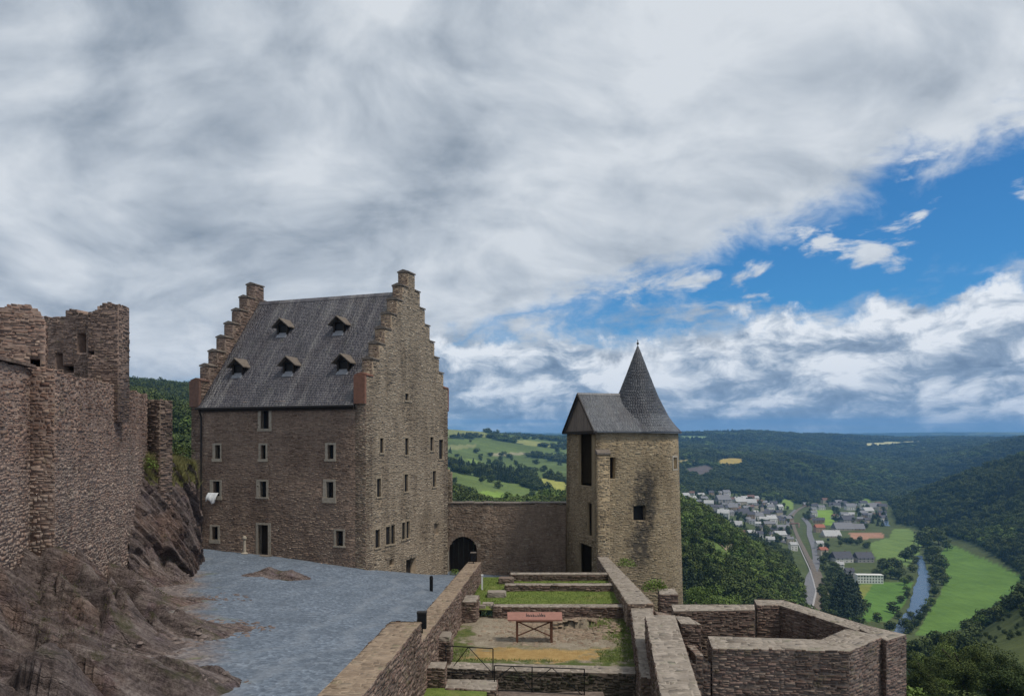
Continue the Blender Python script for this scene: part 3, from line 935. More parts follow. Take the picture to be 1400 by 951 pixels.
FIELDS = [   # (pixel outline, colour)
    ([(1297, 744), (1330, 758), (1400, 787), (1400, 802), (1375, 822), (1330, 852), (1290, 868), (1250, 868), (1264, 845), (1287, 810), (1292, 775), (1283, 760)], (.095, .165, .04)),
    ([(1176, 797), (1248, 797), (1237, 825), (1212, 850), (1160, 846), (1178, 820)], (.085, .16, .038)),
    ([(1185, 743), (1215, 735), (1222, 722), (1240, 722), (1262, 735), (1256, 758), (1242, 774), (1200, 766)], (.12, .175, .055)),
    ([(1110, 697), (1138, 697), (1141, 720), (1125, 716)], (.16, .25, .045)),
    ([(1066, 683), (1084, 683), (1084, 697), (1075, 696)], (.15, .21, .055)),
    ([(1172, 681), (1190, 681), (1190, 696), (1180, 696)], (.15, .22, .05)),
    ([(1160, 727), (1208, 729), (1210, 736), (1165, 737)], (.30, .17, .12)),
    ([(975, 632), (988, 627), (1005, 626), (1016, 629), (1020, 635), (1006, 641), (990, 639)], (.31, .235, .075)),
    ([(925, 628), (950, 630), (942, 636), (925, 641)], (.28, .23, .10)),
    ([(936, 641), (966, 635), (980, 643), (962, 651), (938, 650)], (.10, .085, .085)),
    ([(1180, 606), (1220, 603.6), (1258, 603.4), (1258, 606.6), (1215, 609), (1185, 609)], (.42, .40, .22)),
    ([(655, 692), (640, 676), (665, 670), (705, 677), (745, 692)], (.16, .235, .05)),
    ([(722, 648), (745, 654), (775, 660), (775, 682), (758, 676), (740, 664)], (.27, .27, .075)),
    ([(636, 626), (650, 628), (664, 634), (673, 642), (650, 637)], (.15, .205, .055)),
    ([(608, 586), (640, 588), (664, 592), (690, 600), (650, 597), (608, 598)], (.17, .185, .07)),
    ([(608, 608), (650, 607), (650, 611), (608, 613)], (.17, .18, .08)),
    ([(700, 600), (730, 603), (760, 608), (755, 611), (725, 609), (705, 605)], (.21, .22, .08)),
    ([(672, 619), (735, 620), (735, 623), (672, 623)], (.24, .22, .14)),
    ([(957, 735), (985, 745), (1010, 766), (985, 769), (955, 752)], (.10, .145, .045)),
    ([(1330, 868), (1372, 842), (1405, 826), (1405, 925), (1352, 905)], (.07, .085, .032)),
    ([(930, 596), (966, 596), (966, 600), (930, 602)], (.16, .22, .10)),
    ([(1010, 742), (1000, 750), (1012, 768), (1004, 768), (990, 750), (1004, 738)], (.30, .25, .18)),
    ([(1175, 800), (1192, 800), (1180, 818), (1168, 820)], (.16, .175, .045)),
]
WF = [(wpoly(p), c) for p, c in FIELDS]
SCRUB = 19
OPEN = [wpoly([(1058, 690), (1115, 686), (1215, 684), (1226, 716), (1300, 735), (1402, 786), (1402, 802), (1330, 862), (1240, 905), (1105, 845), (1088, 790), (1075, 720)]),
        wpoly([(925, 676), (985, 672), (1060, 682), (1086, 700), (1088, 765), (1060, 752), (1010, 722), (962, 702), (925, 692)])]


def build_terrain():
    nt, nd = 800, 500
    th = np.linspace(-1.0, 1.05, nt); D = np.exp(np.linspace(math.log(9), math.log(14000), nd))
    T, DD = np.meshgrid(th, D, indexing='ij')
    X = T * DD; Y = DD; Z = terrain_z(X, Y)
    V = np.stack([X, Y, Z], -1).reshape(-1, 3)
    i, j = np.meshgrid(np.arange(nt - 1), np.arange(nd - 1), indexing='ij')
    a = (i * nd + j).ravel(); Fc = np.stack([a, a + nd, a + nd + 1, a + 1], 1)
    o = obj('terrain', V, Fc, M['terrain'], smooth=True, kind='structure')
    c = np.empty((len(V), 4)); c[:, 3] = 1
    c[:, :3] = (.030, .046, .019)
    x, y = V[:, 0], V[:, 1]
    op = in_poly(x, y, OPEN[0]) | in_poly(x, y, OPEN[1])
    c[op, :3] = (.085, .105, .045)
    far = np.clip((y - 4000) / 3000, 0, 1) * (fbm(x / 700, y / 500, 3, 5) > .32)
    c[:, :3] += far[:, None] * np.array((.10, .11, .05))
    uu = U0 + F * x / y
    pas = (uu > 590) & (uu < 800) & (y > 850) & (y < 4200) & (fbm(x / 230, y / 150, 3, 21) > -.16)
    c[pas, :3] = np.array((.115, .155, .05)) * (1 + .35 * fbm(x[pas] / 160, y[pas] / 90, 2, 23))[:, None]
    for p, col in WF: c[in_poly(x, y, p), :3] = np.array(col) * 1.25
    at = o.data.color_attributes.new('Col', 'FLOAT_COLOR', 'POINT'); at.data.foreach_set('color', c.ravel().astype(np.float32))
    return o


build_terrain()


def ribbon(name, pts, width, mt, lift, kind='structure', edges=None):
    if edges is None:
        P = np.array([ground(u, v)[:2] for u, v in pts])
        t = np.linspace(0, len(P) - 1, len(P) * 10); k = np.clip(t.astype(int), 0, len(P) - 2); f = t - k
        g = lambda i: P[np.clip(i, 0, len(P) - 1)]
        f = f[:, None]
        C = .5 * ((2 * g(k)) + (-g(k - 1) + g(k + 1)) * f + (2 * g(k - 1) - 5 * g(k) + 4 * g(k + 1) - g(k + 2)) * f ** 2 + (-g(k - 1) + 3 * g(k) - 3 * g(k + 1) + g(k + 2)) * f ** 3)
        d = np.gradient(C, axis=0); d /= np.linalg.norm(d, axis=1)[:, None]; nrm = np.stack([d[:, 1], -d[:, 0]], 1)
        L, R = C - nrm * width / 2, C + nrm * width / 2
    else:
        A = np.array([ground(*a)[:2] for a, b in edges]); B = np.array([ground(*b)[:2] for a, b in edges])
        t = np.linspace(0, len(A) - 1, len(A) * 8)
        itp = lambda Q: np.stack([np.interp(t, np.arange(len(Q)), Q[:, i]) for i in (0, 1)], 1)
        L, R = itp(A), itp(B)
        L = L + np.stack([fbm(L[:, 0] / 15, L[:, 1] / 15, 2, 1), 0 * L[:, 0]], 1) * 3; R = R + np.stack([fbm(R[:, 0] / 15, R[:, 1] / 15, 2, 2), 0 * R[:, 0]], 1) * 3
    ns = 4
    rows = [L * (1 - q) + R * q for q in np.linspace(0, 1, ns)]
    n = len(L); V = []
    for r in rows:
        V.append(np.stack([r[:, 0], r[:, 1], terrain_z(r[:, 0], r[:, 1]) + lift], 1))
    V = np.concatenate(V)
    fs = [(q * n + i, (q + 1) * n + i, (q + 1) * n + i + 1, q * n + i + 1) for q in range(ns - 1) for i in range(n - 1)]
    return obj(name, V, fs, mt, kind=kind)


ribbon('river', None, 0, M['water'], .5, edges=[((1252, 760), (1261, 760)), ((1256, 776), (1266, 776)), ((1256, 790), (1273, 792)), ((1246, 815), (1270, 822)), ((1238, 836), (1263, 838)), ((1225, 850), (1243, 852)), ((1219, 868), (1232, 868)), ((1205, 890), (1220, 890))])
ribbon('river', None, 0, M['water'], .5, edges=[((1206, 700), (1212, 700)), ((1207, 710), (1214, 710)), ((1209, 719), (1216, 719))])
ribbon('road', [(1090, 838), (1100, 824), (1107, 806), (1108, 790), (1116, 770), (1113, 748), (1107, 731), (1106, 718), (1098, 708)], 9, M['asphalt'], .7)
ribbon('railway_bed', [(1112, 840), (1118, 826), (1120, 808), (1114, 785), (1101, 755), (1091, 735), (1085, 718), (1084, 705), (1096, 694), (1116, 688), (1150, 680)], 6, M['ballast'], .9)
ribbon('road', [(1128, 840), (1130, 815), (1122, 790), (1110, 765)], 5, M['ballast'], .6)
ribbon('path', [(1108, 838), (1113, 822), (1115, 806), (1109, 785), (1097, 757), (1088, 737)], 1.3, M['h_grey'], 1.0)
ribbon('road', [(1056, 728), (1072, 742), (1078, 726), (1078, 708), (1088, 697)], 7, M['asphalt'], .7)
ribbon('path', [(978, 738), (992, 752), (1006, 764), (995, 770)], 5, M['h_tan'], .6)

# ------------------------------------------------------------------ trees
def leaf_quads(C, size, rng, up=.35, out=None, loose=.55):
    """two-triangle leaf clumps at C, random orientation biased upwards"""
    n = len(C)
    nr = rng.normal(size=(n, 3)); nr[:, 2] = np.abs(nr[:, 2]) + up
    if out is not None: nr = out * 1.0 + rng.normal(size=(n, 3)) * loose
    nr /= np.linalg.norm(nr, axis=1)[:, None]
    a = np.cross(nr, rng.normal(size=(n, 3))); a /= np.linalg.norm(a, axis=1)[:, None]; b = np.cross(nr, a)
    s = (size * rng.uniform(.6, 1.3, n))[:, None]
    q = np.stack([C - a * s, C - b * s * .62, C + a * s, C + b * s * .62], 1)
    q[:, 1] += nr * s * .18; q[:, 3] += nr * s * .18
    return q.reshape(-1, 3), np.arange(4 * n).reshape(n, 4)


def crown_points(rng, n, shape, lobes=14):
    """points through a crown of height 1, base of crown at .22"""
    if shape == 'cone':
        z = .12 + .88 * (1 - np.sqrt(rng.uniform(0, 1, n))); r = (1 - z) * .30 * np.sqrt(rng.uniform(.35, 1, n)) * (1 + .35 * np.sin(z * 60)) + .008
        t = rng.uniform(0, 2 * math.pi, n)
        return np.stack([r * np.cos(t), r * np.sin(t), z - r * .35], 1), np.stack([np.cos(t), np.sin(t), np.full(n, .45)], 1)
    w, z0, hv = {'round': (.40, .60, .27), 'tall': (.30, .56, .32), 'bush': (.44, .50, .36)}[shape]
    C = []
    for k in range(lobes):
        p = rng.normal(size=3); p /= np.linalg.norm(p); p *= rng.uniform(.45, 1) if lobes < 50 else rng.uniform(.35, 1.15)
        C.append((p[0] * w * .72, p[1] * w * .72, z0 + p[2] * hv, rng.uniform(.13, .25) if lobes < 50 else rng.uniform(.055, .12)))
    C = np.array(C); k = rng.integers(0, lobes, n)
    d = rng.normal(size=(n, 3)); d /= np.linalg.norm(d, axis=1)[:, None]; d *= (rng.uniform(.35, 1, n) ** .45)[:, None]
    P = C[k, :3] + d * C[k, 3:4] * np.array((1.05, 1.05, .85))
    return P, d / np.linalg.norm(d, axis=1)[:, None] * .8 + (P - np.array((0, 0, z0 - .05))) * .9


def tree_meshes(name, seed, n, size, shape, mt, limbs=5):
    rng = np.random.default_rng(seed)
    P, O = crown_points(rng, n, shape, 70 if n > 5000 else 11)
    v, f = leaf_quads(P, size, rng, out=O, loose=.75 if n > 5000 else .4)
    crown = new_mesh(name + '_crown', v, f, mt)
    mb = MB(); r0 = .028
    prev = np.zeros(3); top = .9 if shape == 'cone' else .62
    for k in range(1, 6):
        cur = np.array((rng.normal() * .012, rng.normal() * .012, top * k / 5)) if shape != 'cone' else np.array((0, 0, top * k / 5))
        mb.bar(prev, cur, r0 * (1.1 - .16 * k), 6); prev = cur
    if shape != 'cone':
        for k in range(limbs):
            t = 2 * math.pi * k / limbs + rng.uniform(-.4, .4); z = rng.uniform(.28, .5)
            e = np.array((math.cos(t) * .24, math.sin(t) * .24, z + rng.uniform(.15, .3)))
            mb.bar((0, 0, z), e * (.5, .5, 0) + np.array((0, 0, z + .1)), .013, 5); mb.bar(e * (.5, .5, 0) + np.array((0, 0, z + .1)), e, .008, 5)
    trunk = new_mesh(name + '_trunk', mb.v, mb.f, M['bark'])
    return crown, trunk


TREES = {
    'round': [tree_meshes('broadleaf%d' % i, 20 + i, 700, .052, 'bush', M['leaf']) for i in range(3)],
    'tall': [tree_meshes('tall%d' % i, 40 + i, 600, .048, 'tall', M['leaf']) for i in range(2)],
    'cone': [tree_meshes('conifer%d' % i, 60 + i, 600, .042, 'cone', M['leaf_dark']) for i in range(2)],
    'light': [tree_meshes('light%d' % i, 80 + i, 700, .052, 'bush', M['leaf_light']) for i in range(2)],
    'near': [tree_meshes('near%d' % i, 100 + i, 26000, .0095, 'bush', M['leaf'], 9) for i in range(3)],
    'near_light': [tree_meshes('near_light%d' % i, 120 + i, 26000, .0095, 'bush', M['leaf_light'], 9) for i in range(2)],
}


LAST = [None]


def tree(kind, i, loc, h, label, group=None, rot=None, wide=1.0, name=None, cat='tree'):
    cr, tk = TREES[kind][i % len(TREES[kind])]
    o = thing(name or ('conifer_tree' if kind == 'cone' else 'broadleaf_tree'), loc, label, cat, group)
    LAST[0] = o.name
    o.scale = (h * wide, h * wide, h); o.rotation_euler = (0, 0, rot if rot is not None else rnd.uniform(0, 6.28))
    for nm, me in (('crown', cr), ('trunk', tk)):
        c = bpy.data.objects.new(nm, me); COL.objects.link(c); c.parent = o
    return o


def forest():
    pts, sc, kind = [], [], []
    D = 190.0
    rng = np.random.default_rng(5)
    XS, YS, SP = [], [], []
    while D < 6800:
        sp = min(max(D * .0078, 6.5), 46)
        th = np.arange(-.78, .80, sp / D)
        th = th + rng.uniform(-.5, .5, len(th)) * sp / D; d = D + rng.uniform(-.5, .5, len(th)) * sp
        XS.append(th * d); YS.append(d); SP.append(np.full(len(th), sp)); D += sp * .95
    x = np.concatenate(XS); y = np.concatenate(YS); sp = np.concatenate(SP)
    ok = ~(in_poly(x, y, OPEN[0]) | in_poly(x, y, OPEN[1]))
    for k_, (p, c) in enumerate(WF):
        if k_ != SCRUB: ok &= ~in_poly(x, y, p)
    u = U0 + F * x / y
    ok &= ~((u > 390) & (u < 500) & (y < 4000))                    # wholly behind the house
    ok &= ~((y < 260) & ((u > 560) & (u < 935)))
    ok &= ~((u > 1180) & (y < 330))
    ok &= ~((u > 1290) & (u < 1420) & (y < 560) & (rng.uniform(size=len(u)) < .6))
    # open pasture and scrub on the far slope between house and tower
    scrub = in_poly(x, y, WF[SCRUB][0])
    left = (u > 600) & (u < 790) & (y > 900)
    ok &= ~(left & (y < 4200) & (fbm(x / 230, y / 150, 3, 21) > -.16) & (rng.uniform(size=len(u)) < .975))
    far = (y > 4200); ok &= ~(far & (fbm(x / 700, y / 500, 3, 5) > .32))
    x, y, sp, scrub = x[ok], y[ok], sp[ok], scrub[ok]
    z = terrain_z(x, y)
    n = len(x)
    n1 = fbm(x / 180, y / 180, 3, 31)
    kd = rng.integers(0, 5, n)                                     # round x3, tall x2
    con = (n1 > .22) & (rng.uniform(size=n) < .8); kd[con] = rng.integers(5, 7, con.sum())
    lt = (n1 < -.26) & (rng.uniform(size=n) < .45); kd[lt] = rng.integers(7, 9, lt.sum())
    s = sp * 1.6 * rng.uniform(.55, 1.45, n); s[kd >= 5] *= 1.05; s = np.clip(s, 8, 70); s[scrub] *= .30; kd[scrub] = np.where(kd[scrub] < 5, kd[scrub] % 3, 7); hgt = np.minimum(s, 17 * rng.uniform(.6, 1.4, n))
    # keep crowns from blocking what the photograph shows behind them: slim heights near the camera
    V = np.stack([x, y, z - .10 * hgt], 1)
    me = bpy.data.meshes.new('forest'); me.vertices.add(n); me.vertices.foreach_set('co', V.ravel().astype(np.float32)); me.update()
    for nm, typ, arr in (('scl', 'FLOAT', s), ('hgt', 'FLOAT', hgt), ('rot', 'FLOAT', rng.uniform(0, 6.28, n)), ('kid', 'INT', kd)):
        a = me.attributes.new(nm, typ, 'POINT'); a.data.foreach_set('value', arr.astype(np.int32 if typ == 'INT' else np.float32))
    o = bpy.data.objects.new('forest', me); COL.objects.link(o)
    tag(o, 'dense mixed woodland covering the valley slopes and hills', 'forest', kind='stuff')
    g = bpy.data.node_groups.new('forest_nodes', 'GeometryNodeTree')
    g.interface.new_socket('Geometry', in_out='INPUT', socket_type='NodeSocketGeometry'); g.interface.new_socket('Geometry', in_out='OUTPUT', socket_type='NodeSocketGeometry')
    gi = g.nodes.new('NodeGroupInput'); go = g.nodes.new('NodeGroupOutput')
    iop = g.nodes.new('GeometryNodeInstanceOnPoints'); iop.inputs['Pick Instance'].default_value = True
    join = g.nodes.new('GeometryNodeGeometryToInstance')
    protos = TREES['round'] + TREES['tall'] + TREES['cone'] + TREES['light']
    for cr, tk in reversed(protos):
        po = bpy.data.objects.new('forest_tree_shape', cr)
        oi = g.nodes.new('GeometryNodeObjectInfo'); oi.inputs['Object'].default_value = po
        g.links.new(oi.outputs['Geometry'], join.inputs[0])
    def attr(nm, typ):
        a = g.nodes.new('GeometryNodeInputNamedAttribute'); a.data_type = typ; a.inputs['Name'].default_value = nm; return a.outputs[0]
    g.links.new(gi.outputs[0], iop.inputs['Points']); g.links.new(join.outputs[0], iop.inputs['Instance'])
    g.links.new(attr('kid', 'INT'), iop.inputs['Instance Index'])
    cx = g.nodes.new('ShaderNodeCombineXYZ'); g.links.new(attr('rot', 'FLOAT'), cx.inputs[2])
    g.links.new(cx.outputs[0], iop.inputs['Rotation']); cs = g.nodes.new('ShaderNodeCombineXYZ'); a_ = attr('scl', 'FLOAT'); g.links.new(a_, cs.inputs[0]); g.links.new(a_, cs.inputs[1]); g.links.new(attr('hgt', 'FLOAT'), cs.inputs[2]); g.links.new(cs.outputs[0], iop.inputs['Scale'])
    g.links.new(iop.outputs[0], go.inputs[0])
    md = o.modifiers.new('scatter', 'NODES'); md.node_group = g
    print('forest trees', n)


forest()

# ------------------------------------------------------------------ courtyard ground and rock
_gr = rbf([(-9.5, 50), (-17, 52.7), (-22.5, 54.5), (-5.2, 62.3), (-3, 48), (-4, 35), (-5, 25), (-6, 18), (-14, 40), (-12, 30), (-10, 20), (-25, 45), (3, 62), (-4, 64.5), (-4, 12), (-20, 25), (8, 66), (-32, 56), (-30, 30), (-20, 10), (-4.5, 56)],
          [-8.25, -7.65, -7.4, -10.6, -9.2, -8.0, -6.9, -6.3, -7.45, -6.95, -6.25, -7.2, -11.0, -10.9, -6.0, -6.3, -11.5, -7.0, -6.4, -6.0, -9.9], .01)


def gravel_z(x, y): return _gr(x, y)


def wall_x(y):      # line of the parapet that bounds the gravel on the right
    return np.interp(y, [5, 25.5, 27, 48.2, 48.6, 70], [-3.2, -3.4, -3.3, -2.2, 9.0, 9.0])


def build_gravel():
    ny, nx = 260, 150
    ys = np.linspace(7, 66.5, ny); V = []
    for y in ys:
        xr = wall_x(y); xs = np.linspace(-36, xr, nx); z = gravel_z(xs, np.full(nx, y)) + fbm(xs * .8, np.full(nx, y) * .8, 3, 4) * .05
        V.append(np.stack([xs, np.full(nx, y), z], 1))
    V = np.concatenate(V)
    i, j = np.meshgrid(np.arange(ny - 1), np.arange(nx - 1), indexing='ij'); a = (i * nx + j).ravel()
    obj('gravel_court', V, np.stack([a, a + 1, a + nx + 1, a + nx], 1), M['gravel'], smooth=True, kind='structure')


build_gravel()

RC = []          # rock surface controls
for u, v, D in [(60, 765, 26.5), (0, 752, 25), (130, 772, 32), (185, 788, 38), (100, 862, 22.5), (40, 905, 17.5), (20, 830, 21.5), (190, 830, 31), (150, 905, 21), (240, 815, 38), (285, 800, 42), (100, 951, 16), (220, 900, 23),
                (-60, 900, 15), (-80, 760, 22), (0, 951, 14.5)]:
    RC.append(tuple(ray(u, v, D)))
for u, v, D, dz in [(300, 830, 37, 0), (345, 865, 29, -.02), (310, 930, 21.5, -.05), (250, 960, 18.5, -.05), (330, 800, 44, -.3), (300, 775, 48, -.3)]:
    p = ray(u, v, D); RC.append((p[0], p[1], float(gravel_z(p[0], p[1])) + .08 + dz))
# the cliff below the wall stub
for x, y, z in [(-20.6, 43, -1.2), (-21.4, 47, -1.4), (-19.3, 43.2, -4.3), (-19.9, 47, -4.0), (-18.6, 43.6, -7.0), (-19.3, 47.5, -7.2), (-18.2, 46, -7.6), (-24, 46, -.2), (-22, 50, -3.5), (-24, 52, -5.5), (-20.4, 50, -7.2), (-28, 44, .5),
                (-20, 40, -2.5), (-22, 35, -2.5), (-20, 30, -3), (-22, 24, -3), (-30, 30, -1), (-30, 20, -2), (-9, 16, -6.4), (-8, 22, -7.0), (-8.5, 27, -7.4), (-9, 33, -8.0), (-12, 40, -8.1), (-15, 45, -8.2), (-17, 50, -8.4), (-6, 12, -6.8)]:
    RC.append((x, y, z))
_rk = rbf([(x, y) for x, y, z in RC], [z for x, y, z in RC], .02)


def facets(a, b, seed):
    """angular blocks: nearest point of a jittered grid, each with its own height and tilt"""
    i0 = np.floor(a).astype(np.int64); j0 = np.floor(b).astype(np.int64)
    best = np.full(a.shape, 1e9); val = np.zeros(a.shape); sec = np.full(a.shape, 1e9)
    for di in (-1, 0, 1):
        for dj in (-1, 0, 1):
            i, j = i0 + di, j0 + dj
            px = i + .1 + .8 * _hash(i, j, 1, seed); py = j + .1 + .8 * _hash(i, j, 2, seed)
            dx, dy = a - px, b - py; d = dx * dx + dy * dy
            h = (_hash(i, j, 3, seed) - .5) + dx * (_hash(i, j, 4, seed) - .5) * 1.1 - dy * (.25 + .9 * _hash(i, j, 5, seed))
            m = d < best
            sec = np.where(m, best, np.minimum(sec, d)); best = np.where(m, d, best); val = np.where(m, h, val)
    crack = np.clip(1 - (np.sqrt(sec) - np.sqrt(best)) / .12, 0, 1)
    return val - .16 * crack


def rock_z(x, y, lean=None):
    z = _rk(x, y)
    # tilted slaty beds that run from upper left to lower right, broken into angular slabs
    wx = x + fbm(x * .25, y * .25, 2, 50) * 1.6; wy = y + fbm(x * .25, y * .25, 2, 51) * 1.6
    a = wx * .86 - wy * .51           # along the beds
    b = wx * .51 + wy * .86           # across the beds
    rise = z - gravel_z(x, y)
    amp = np.clip((rise + .12) / 1.2, .04, 1.0)
    for f, h, sd in ((.27, 1.9, 1), (.62, .75, 2)):
        t = b * f + fbm(a * .10, b * .10, 2, 60 + sd) * 1.2
        fr = t - np.floor(t)
        saw = np.where(fr < .12, fr / .12, 1 - (fr - .12) / .88)
        # every bed thins out and swells along its length
        q0 = vnoise(a * .16 * (f / .27), np.floor(t) * 7.7, 70 + sd)
        z = z + amp * h * (saw - .55) * (.10 + 1.25 * q0 ** 1.6)
        flat = np.clip((fr - .14) / .10, 0, 1) * np.clip((1 - fr) / .06, 0, 1) if sd == 1 else flat
    z = z + amp * flat * (.55 * facets(a * .13, b * .42, 5) + .26 * facets(a * .42, b * 1.3, 6) + .10 * facets(a * 1.3, b * 2.8, 7))
    z = z + amp * fbm(x * 3.1, y * 3.1, 4, 80, .7) * .09
    if lean is not None: lean.append(amp * .35 * saw * np.clip((y - 27) / 4, 0, 1))
    # the cliff below the pier is furrowed by steep ribs
    cf = np.exp(-((x + 19.4) / 1.6) ** 2) * np.clip((y - 41) / 1.5, 0, 1) * np.clip((50 - y) / 2, 0, 1)
    z = z - cf * 1.2
    # cleft at the lower left
    cl = np.exp(-((x + 14.2 + (y - 22) * .55) / 1.1) ** 2) * np.exp(-((y - 22.5) / 3.4) ** 2)
    return z - cl * 2.0


def build_rock():
    xs = np.arange(-27, -6.0, .09); ys = np.arange(12.5, 53.0, .09)
    X, Y = np.meshgrid(xs, ys, indexing='ij')
    lean = []
    Z = rock_z(X, Y, lean)
    # a low slab breaking through the gravel in front of the house door
    c = ray(395, 798, 44)
    mx = (X - c[0]); my = (Y - c[1])
    m = np.exp(-((mx + .6) / 2.6) ** 2 - (my / 1.4) ** 2)
    Z = np.maximum(Z, gravel_z(X, Y) - .45 + m * (.80 + .4 * fbm(X * 1.2, Y * 1.2, 4, 90)) * np.where(mx < 1.3, 1, np.clip(1 - (mx - 1.3) / .25, 0, 1)))
    jx = fbm(X * 1.7, Y * 1.7, 3, 95) * .12; jy = fbm(X * 1.7 + 40, Y * 1.7, 3, 96) * .12
    V = np.stack([X + jx, Y + jy - lean[0] * .75, Z], -1).reshape(-1, 3)
    nx, ny = X.shape
    i, j = np.meshgrid(np.arange(nx - 1), np.arange(ny - 1), indexing='ij')
    show = (Z > gravel_z(X, Y) - .3)
    k = (show[:-1, :-1] | show[1:, 1:] | show[1:, :-1] | show[:-1, 1:]).ravel()
    a = (i * ny + j).ravel()[k]
    obj('rock_outcrop', V, np.stack([a, a + ny, a + ny + 1, a + 1], 1), M['rock'], smooth=False, kind='structure')


build_rock()

# the steep crag between the ruined wall and the house
CF = np.array([(-18.6, 37.5, -6.6), (-17.9, 39.8, -7.3), (-17.6, 42, -7.6), (-18.15, 45, -7.9), (-19.2, 48, -7.7), (-20.5, 50.8, -7.5), (-23.5, 52, -7.4)])
CT = np.array([(-20.4, 39.0, -1.2), (-19.75, 41.0, -.9), (-19.35, 43, -1.0), (-19.2, 45.3, -1.15), (-19.7, 47.4, -1.6), (-20.6, 49.4, -2.0), (-23.0, 50.2, -2.2)])


def crag_point(s, h):
    """s 0..1 along the crag, h 0..1 up the face, above 1 back over the top"""
    q = s * (len(CF) - 1); ip = lambda A: np.stack([np.interp(q, np.arange(len(A)), A[:, k]) for k in range(3)], -1)
    f, c = ip(CF), ip(CT)
    hc = np.clip(h, 0, 1)[..., None]
    P = f + (c - f) * np.concatenate([hc ** 1.7, hc ** 1.7, hc], -1)
    ov = np.clip(h - 1, 0, 1)[..., None]
    P = P + ov * np.array((-5.0, 1.2, .9))
    L = s * 17.0; H = h * 6.5
    a, b = L * .62 - H * .80, L * .62 + H * .80
    n = .50 * facets(a * .17, b * .55, 15) + .26 * facets(a * .5, b * 1.5, 16) + .10 * facets(a * 1.6, b * 3.6, 17) - .15
    k = np.clip(h / .12, 0.15, 1) * (1 - .75 * np.clip((h - .95) / .2, 0, 1))
    out = np.array((.84, -.42, .34))
    return P + (n * k)[..., None] * out


def build_crag():
    ns, nh = 190, 120
    S, H = np.meshgrid(np.linspace(0, 1, ns), np.concatenate([np.linspace(-.12, 1, 90), np.linspace(1.02, 2, 30)]), indexing='ij')
    V = crag_point(S, H).reshape(-1, 3)
    i, j = np.meshgrid(np.arange(ns - 1), np.arange(nh - 1), indexing='ij'); a = (i * nh + j).ravel()
    obj('rock_crag', V, np.stack([a, a + nh, a + nh + 1, a + 1], 1), M['rock'], kind='structure')


build_crag()

# ------------------------------------------------------------------ the gabled house
e1 = np.array((-.944, .330, 0)); e2 = np.array((.330, .944, 0))
C0 = np.array((-9.5, 50.0, 0.0))
HL, HW = 14.1, 13.0
EAVE, RIDGE, BASE = 2.85, 11.05, -12.0
hp = lambda t, s, z: C0 + e1 * t + e2 * s + np.array((0, 0, z))
house = thing('stone_house', C0 + e1 * 7 + e2 * 6.5 + np.array((0, 0, -8.2)), 'tall stone castle house with steep slate roof and stepped gables', 'house')


def saddle(name, parent, c, along, L, W, H, mt, over=.0):
    """little ridged cap stone, ridge along 'along'"""
    a = np.array(along, float); b = np.array((-a[1], a[0], 0)); c = np.array(c, float); up = np.array((0, 0, 1.0))
    v = []
    for k in (-1, 1):
        v += [c + a * k * L / 2 - b * W / 2, c + a * k * L / 2 + b * W / 2, c + a * k * L / 2 + b * W / 2 + up * .09, c + a * k * L / 2 + up * H, c + a * k * L / 2 - b * W / 2 + up * .09]
    f = [(0, 1, 2, 3, 4), (5, 9, 8, 7, 6)] + [(i, 5 + i, 5 + (i + 1) % 5, (i + 1) % 5) for i in range(5)]
    return obj(name, v, f, mt, parent)


def opening(parent, pl, r, fr, name='window', frame=M['quoin'], recess=.32, leaf=None, proud=.03, sill=True, fw=None, label=None, bars=True):
    """stone surround round hole r, with a pane set back in the reveal"""
    a, b, c, d = r
    ex = pl.d; n = pl.n
    w = obj(name, [pl.pt(a - .02, c - .02, -recess), pl.pt(b + .02, c - .02, -recess), pl.pt(b + .02, d + .02, -recess), pl.pt(a - .02, d + .02, -recess)], [(0, 1, 2, 3)], leaf or M['glass'], parent)
    if label: w['label'] = label
    if frame:
        fa, fb, fc, fd = fr
        def blk(nm, s0, s1, z0, z1, p=proud):
            q = [pl.pt(s0, z0, p), pl.pt(s1, z0, p), pl.pt(s1, z0, -recess), pl.pt(s0, z0, -recess)]
            q += [x + np.array((0, 0, z1 - z0)) for x in q]
            MB().hexa(q).build(nm, frame, w)
        blk('jamb', fa, a, c, d); blk('jamb', b, fb, c, d)
        blk('lintel', fa, fb, d, fd, proud + .004)
        if fc < c - .03: blk('sill', fa - .03, fb + .03, fc, c, proud + .05)
        if bars:
            m = (a + b) / 2
            q = [pl.pt(m - .025, c, -recess + .05), pl.pt(m + .025, c, -recess + .05), pl.pt(m + .025, c, -recess + .005), pl.pt(m - .025, c, -recess + .005)]
            MB().hexa(q + [x + np.array((0, 0, d - c)) for x in q]).build('mullion', M['wood_dark'], w)
    return w


# front: ten openings, measured on the photograph
front = Plate(hp(HL, 0, 0), hp(0, 0, 0))
cz = lambda x0, y0: (240 + x0 / 3.5, 540 + y0 / 3.5)
FW = [((395, 460, 58, 172), (408, 447, 65, 160)), ((178, 220, 230, 318), (190, 214, 238, 303)), ((398, 440, 230, 318), (408, 432, 238, 305)), ((716, 768, 228, 316), (728, 757, 237, 305)),
      ((165, 222, 405, 500), (180, 212, 411, 482)), ((387, 445, 403, 495), (403, 435, 412, 487)), ((706, 768, 402, 515), (722, 756, 414, 490)), ((165, 213, 620, 708), (175, 203, 628, 690)),
      ((385, 457, 610, 765), (395, 443, 620, 766)), ((758, 812, 640, 728), (768, 802, 648, 720))]
def crop_rect(pl, q):
    (u0, v0), (u1, v1) = cz(q[0], q[2]), cz(q[1], q[3]); return pl.rect(u0, u1, v0, v1)
frects = [(crop_rect(front, o), crop_rect(front, i)) for o, i in FW]
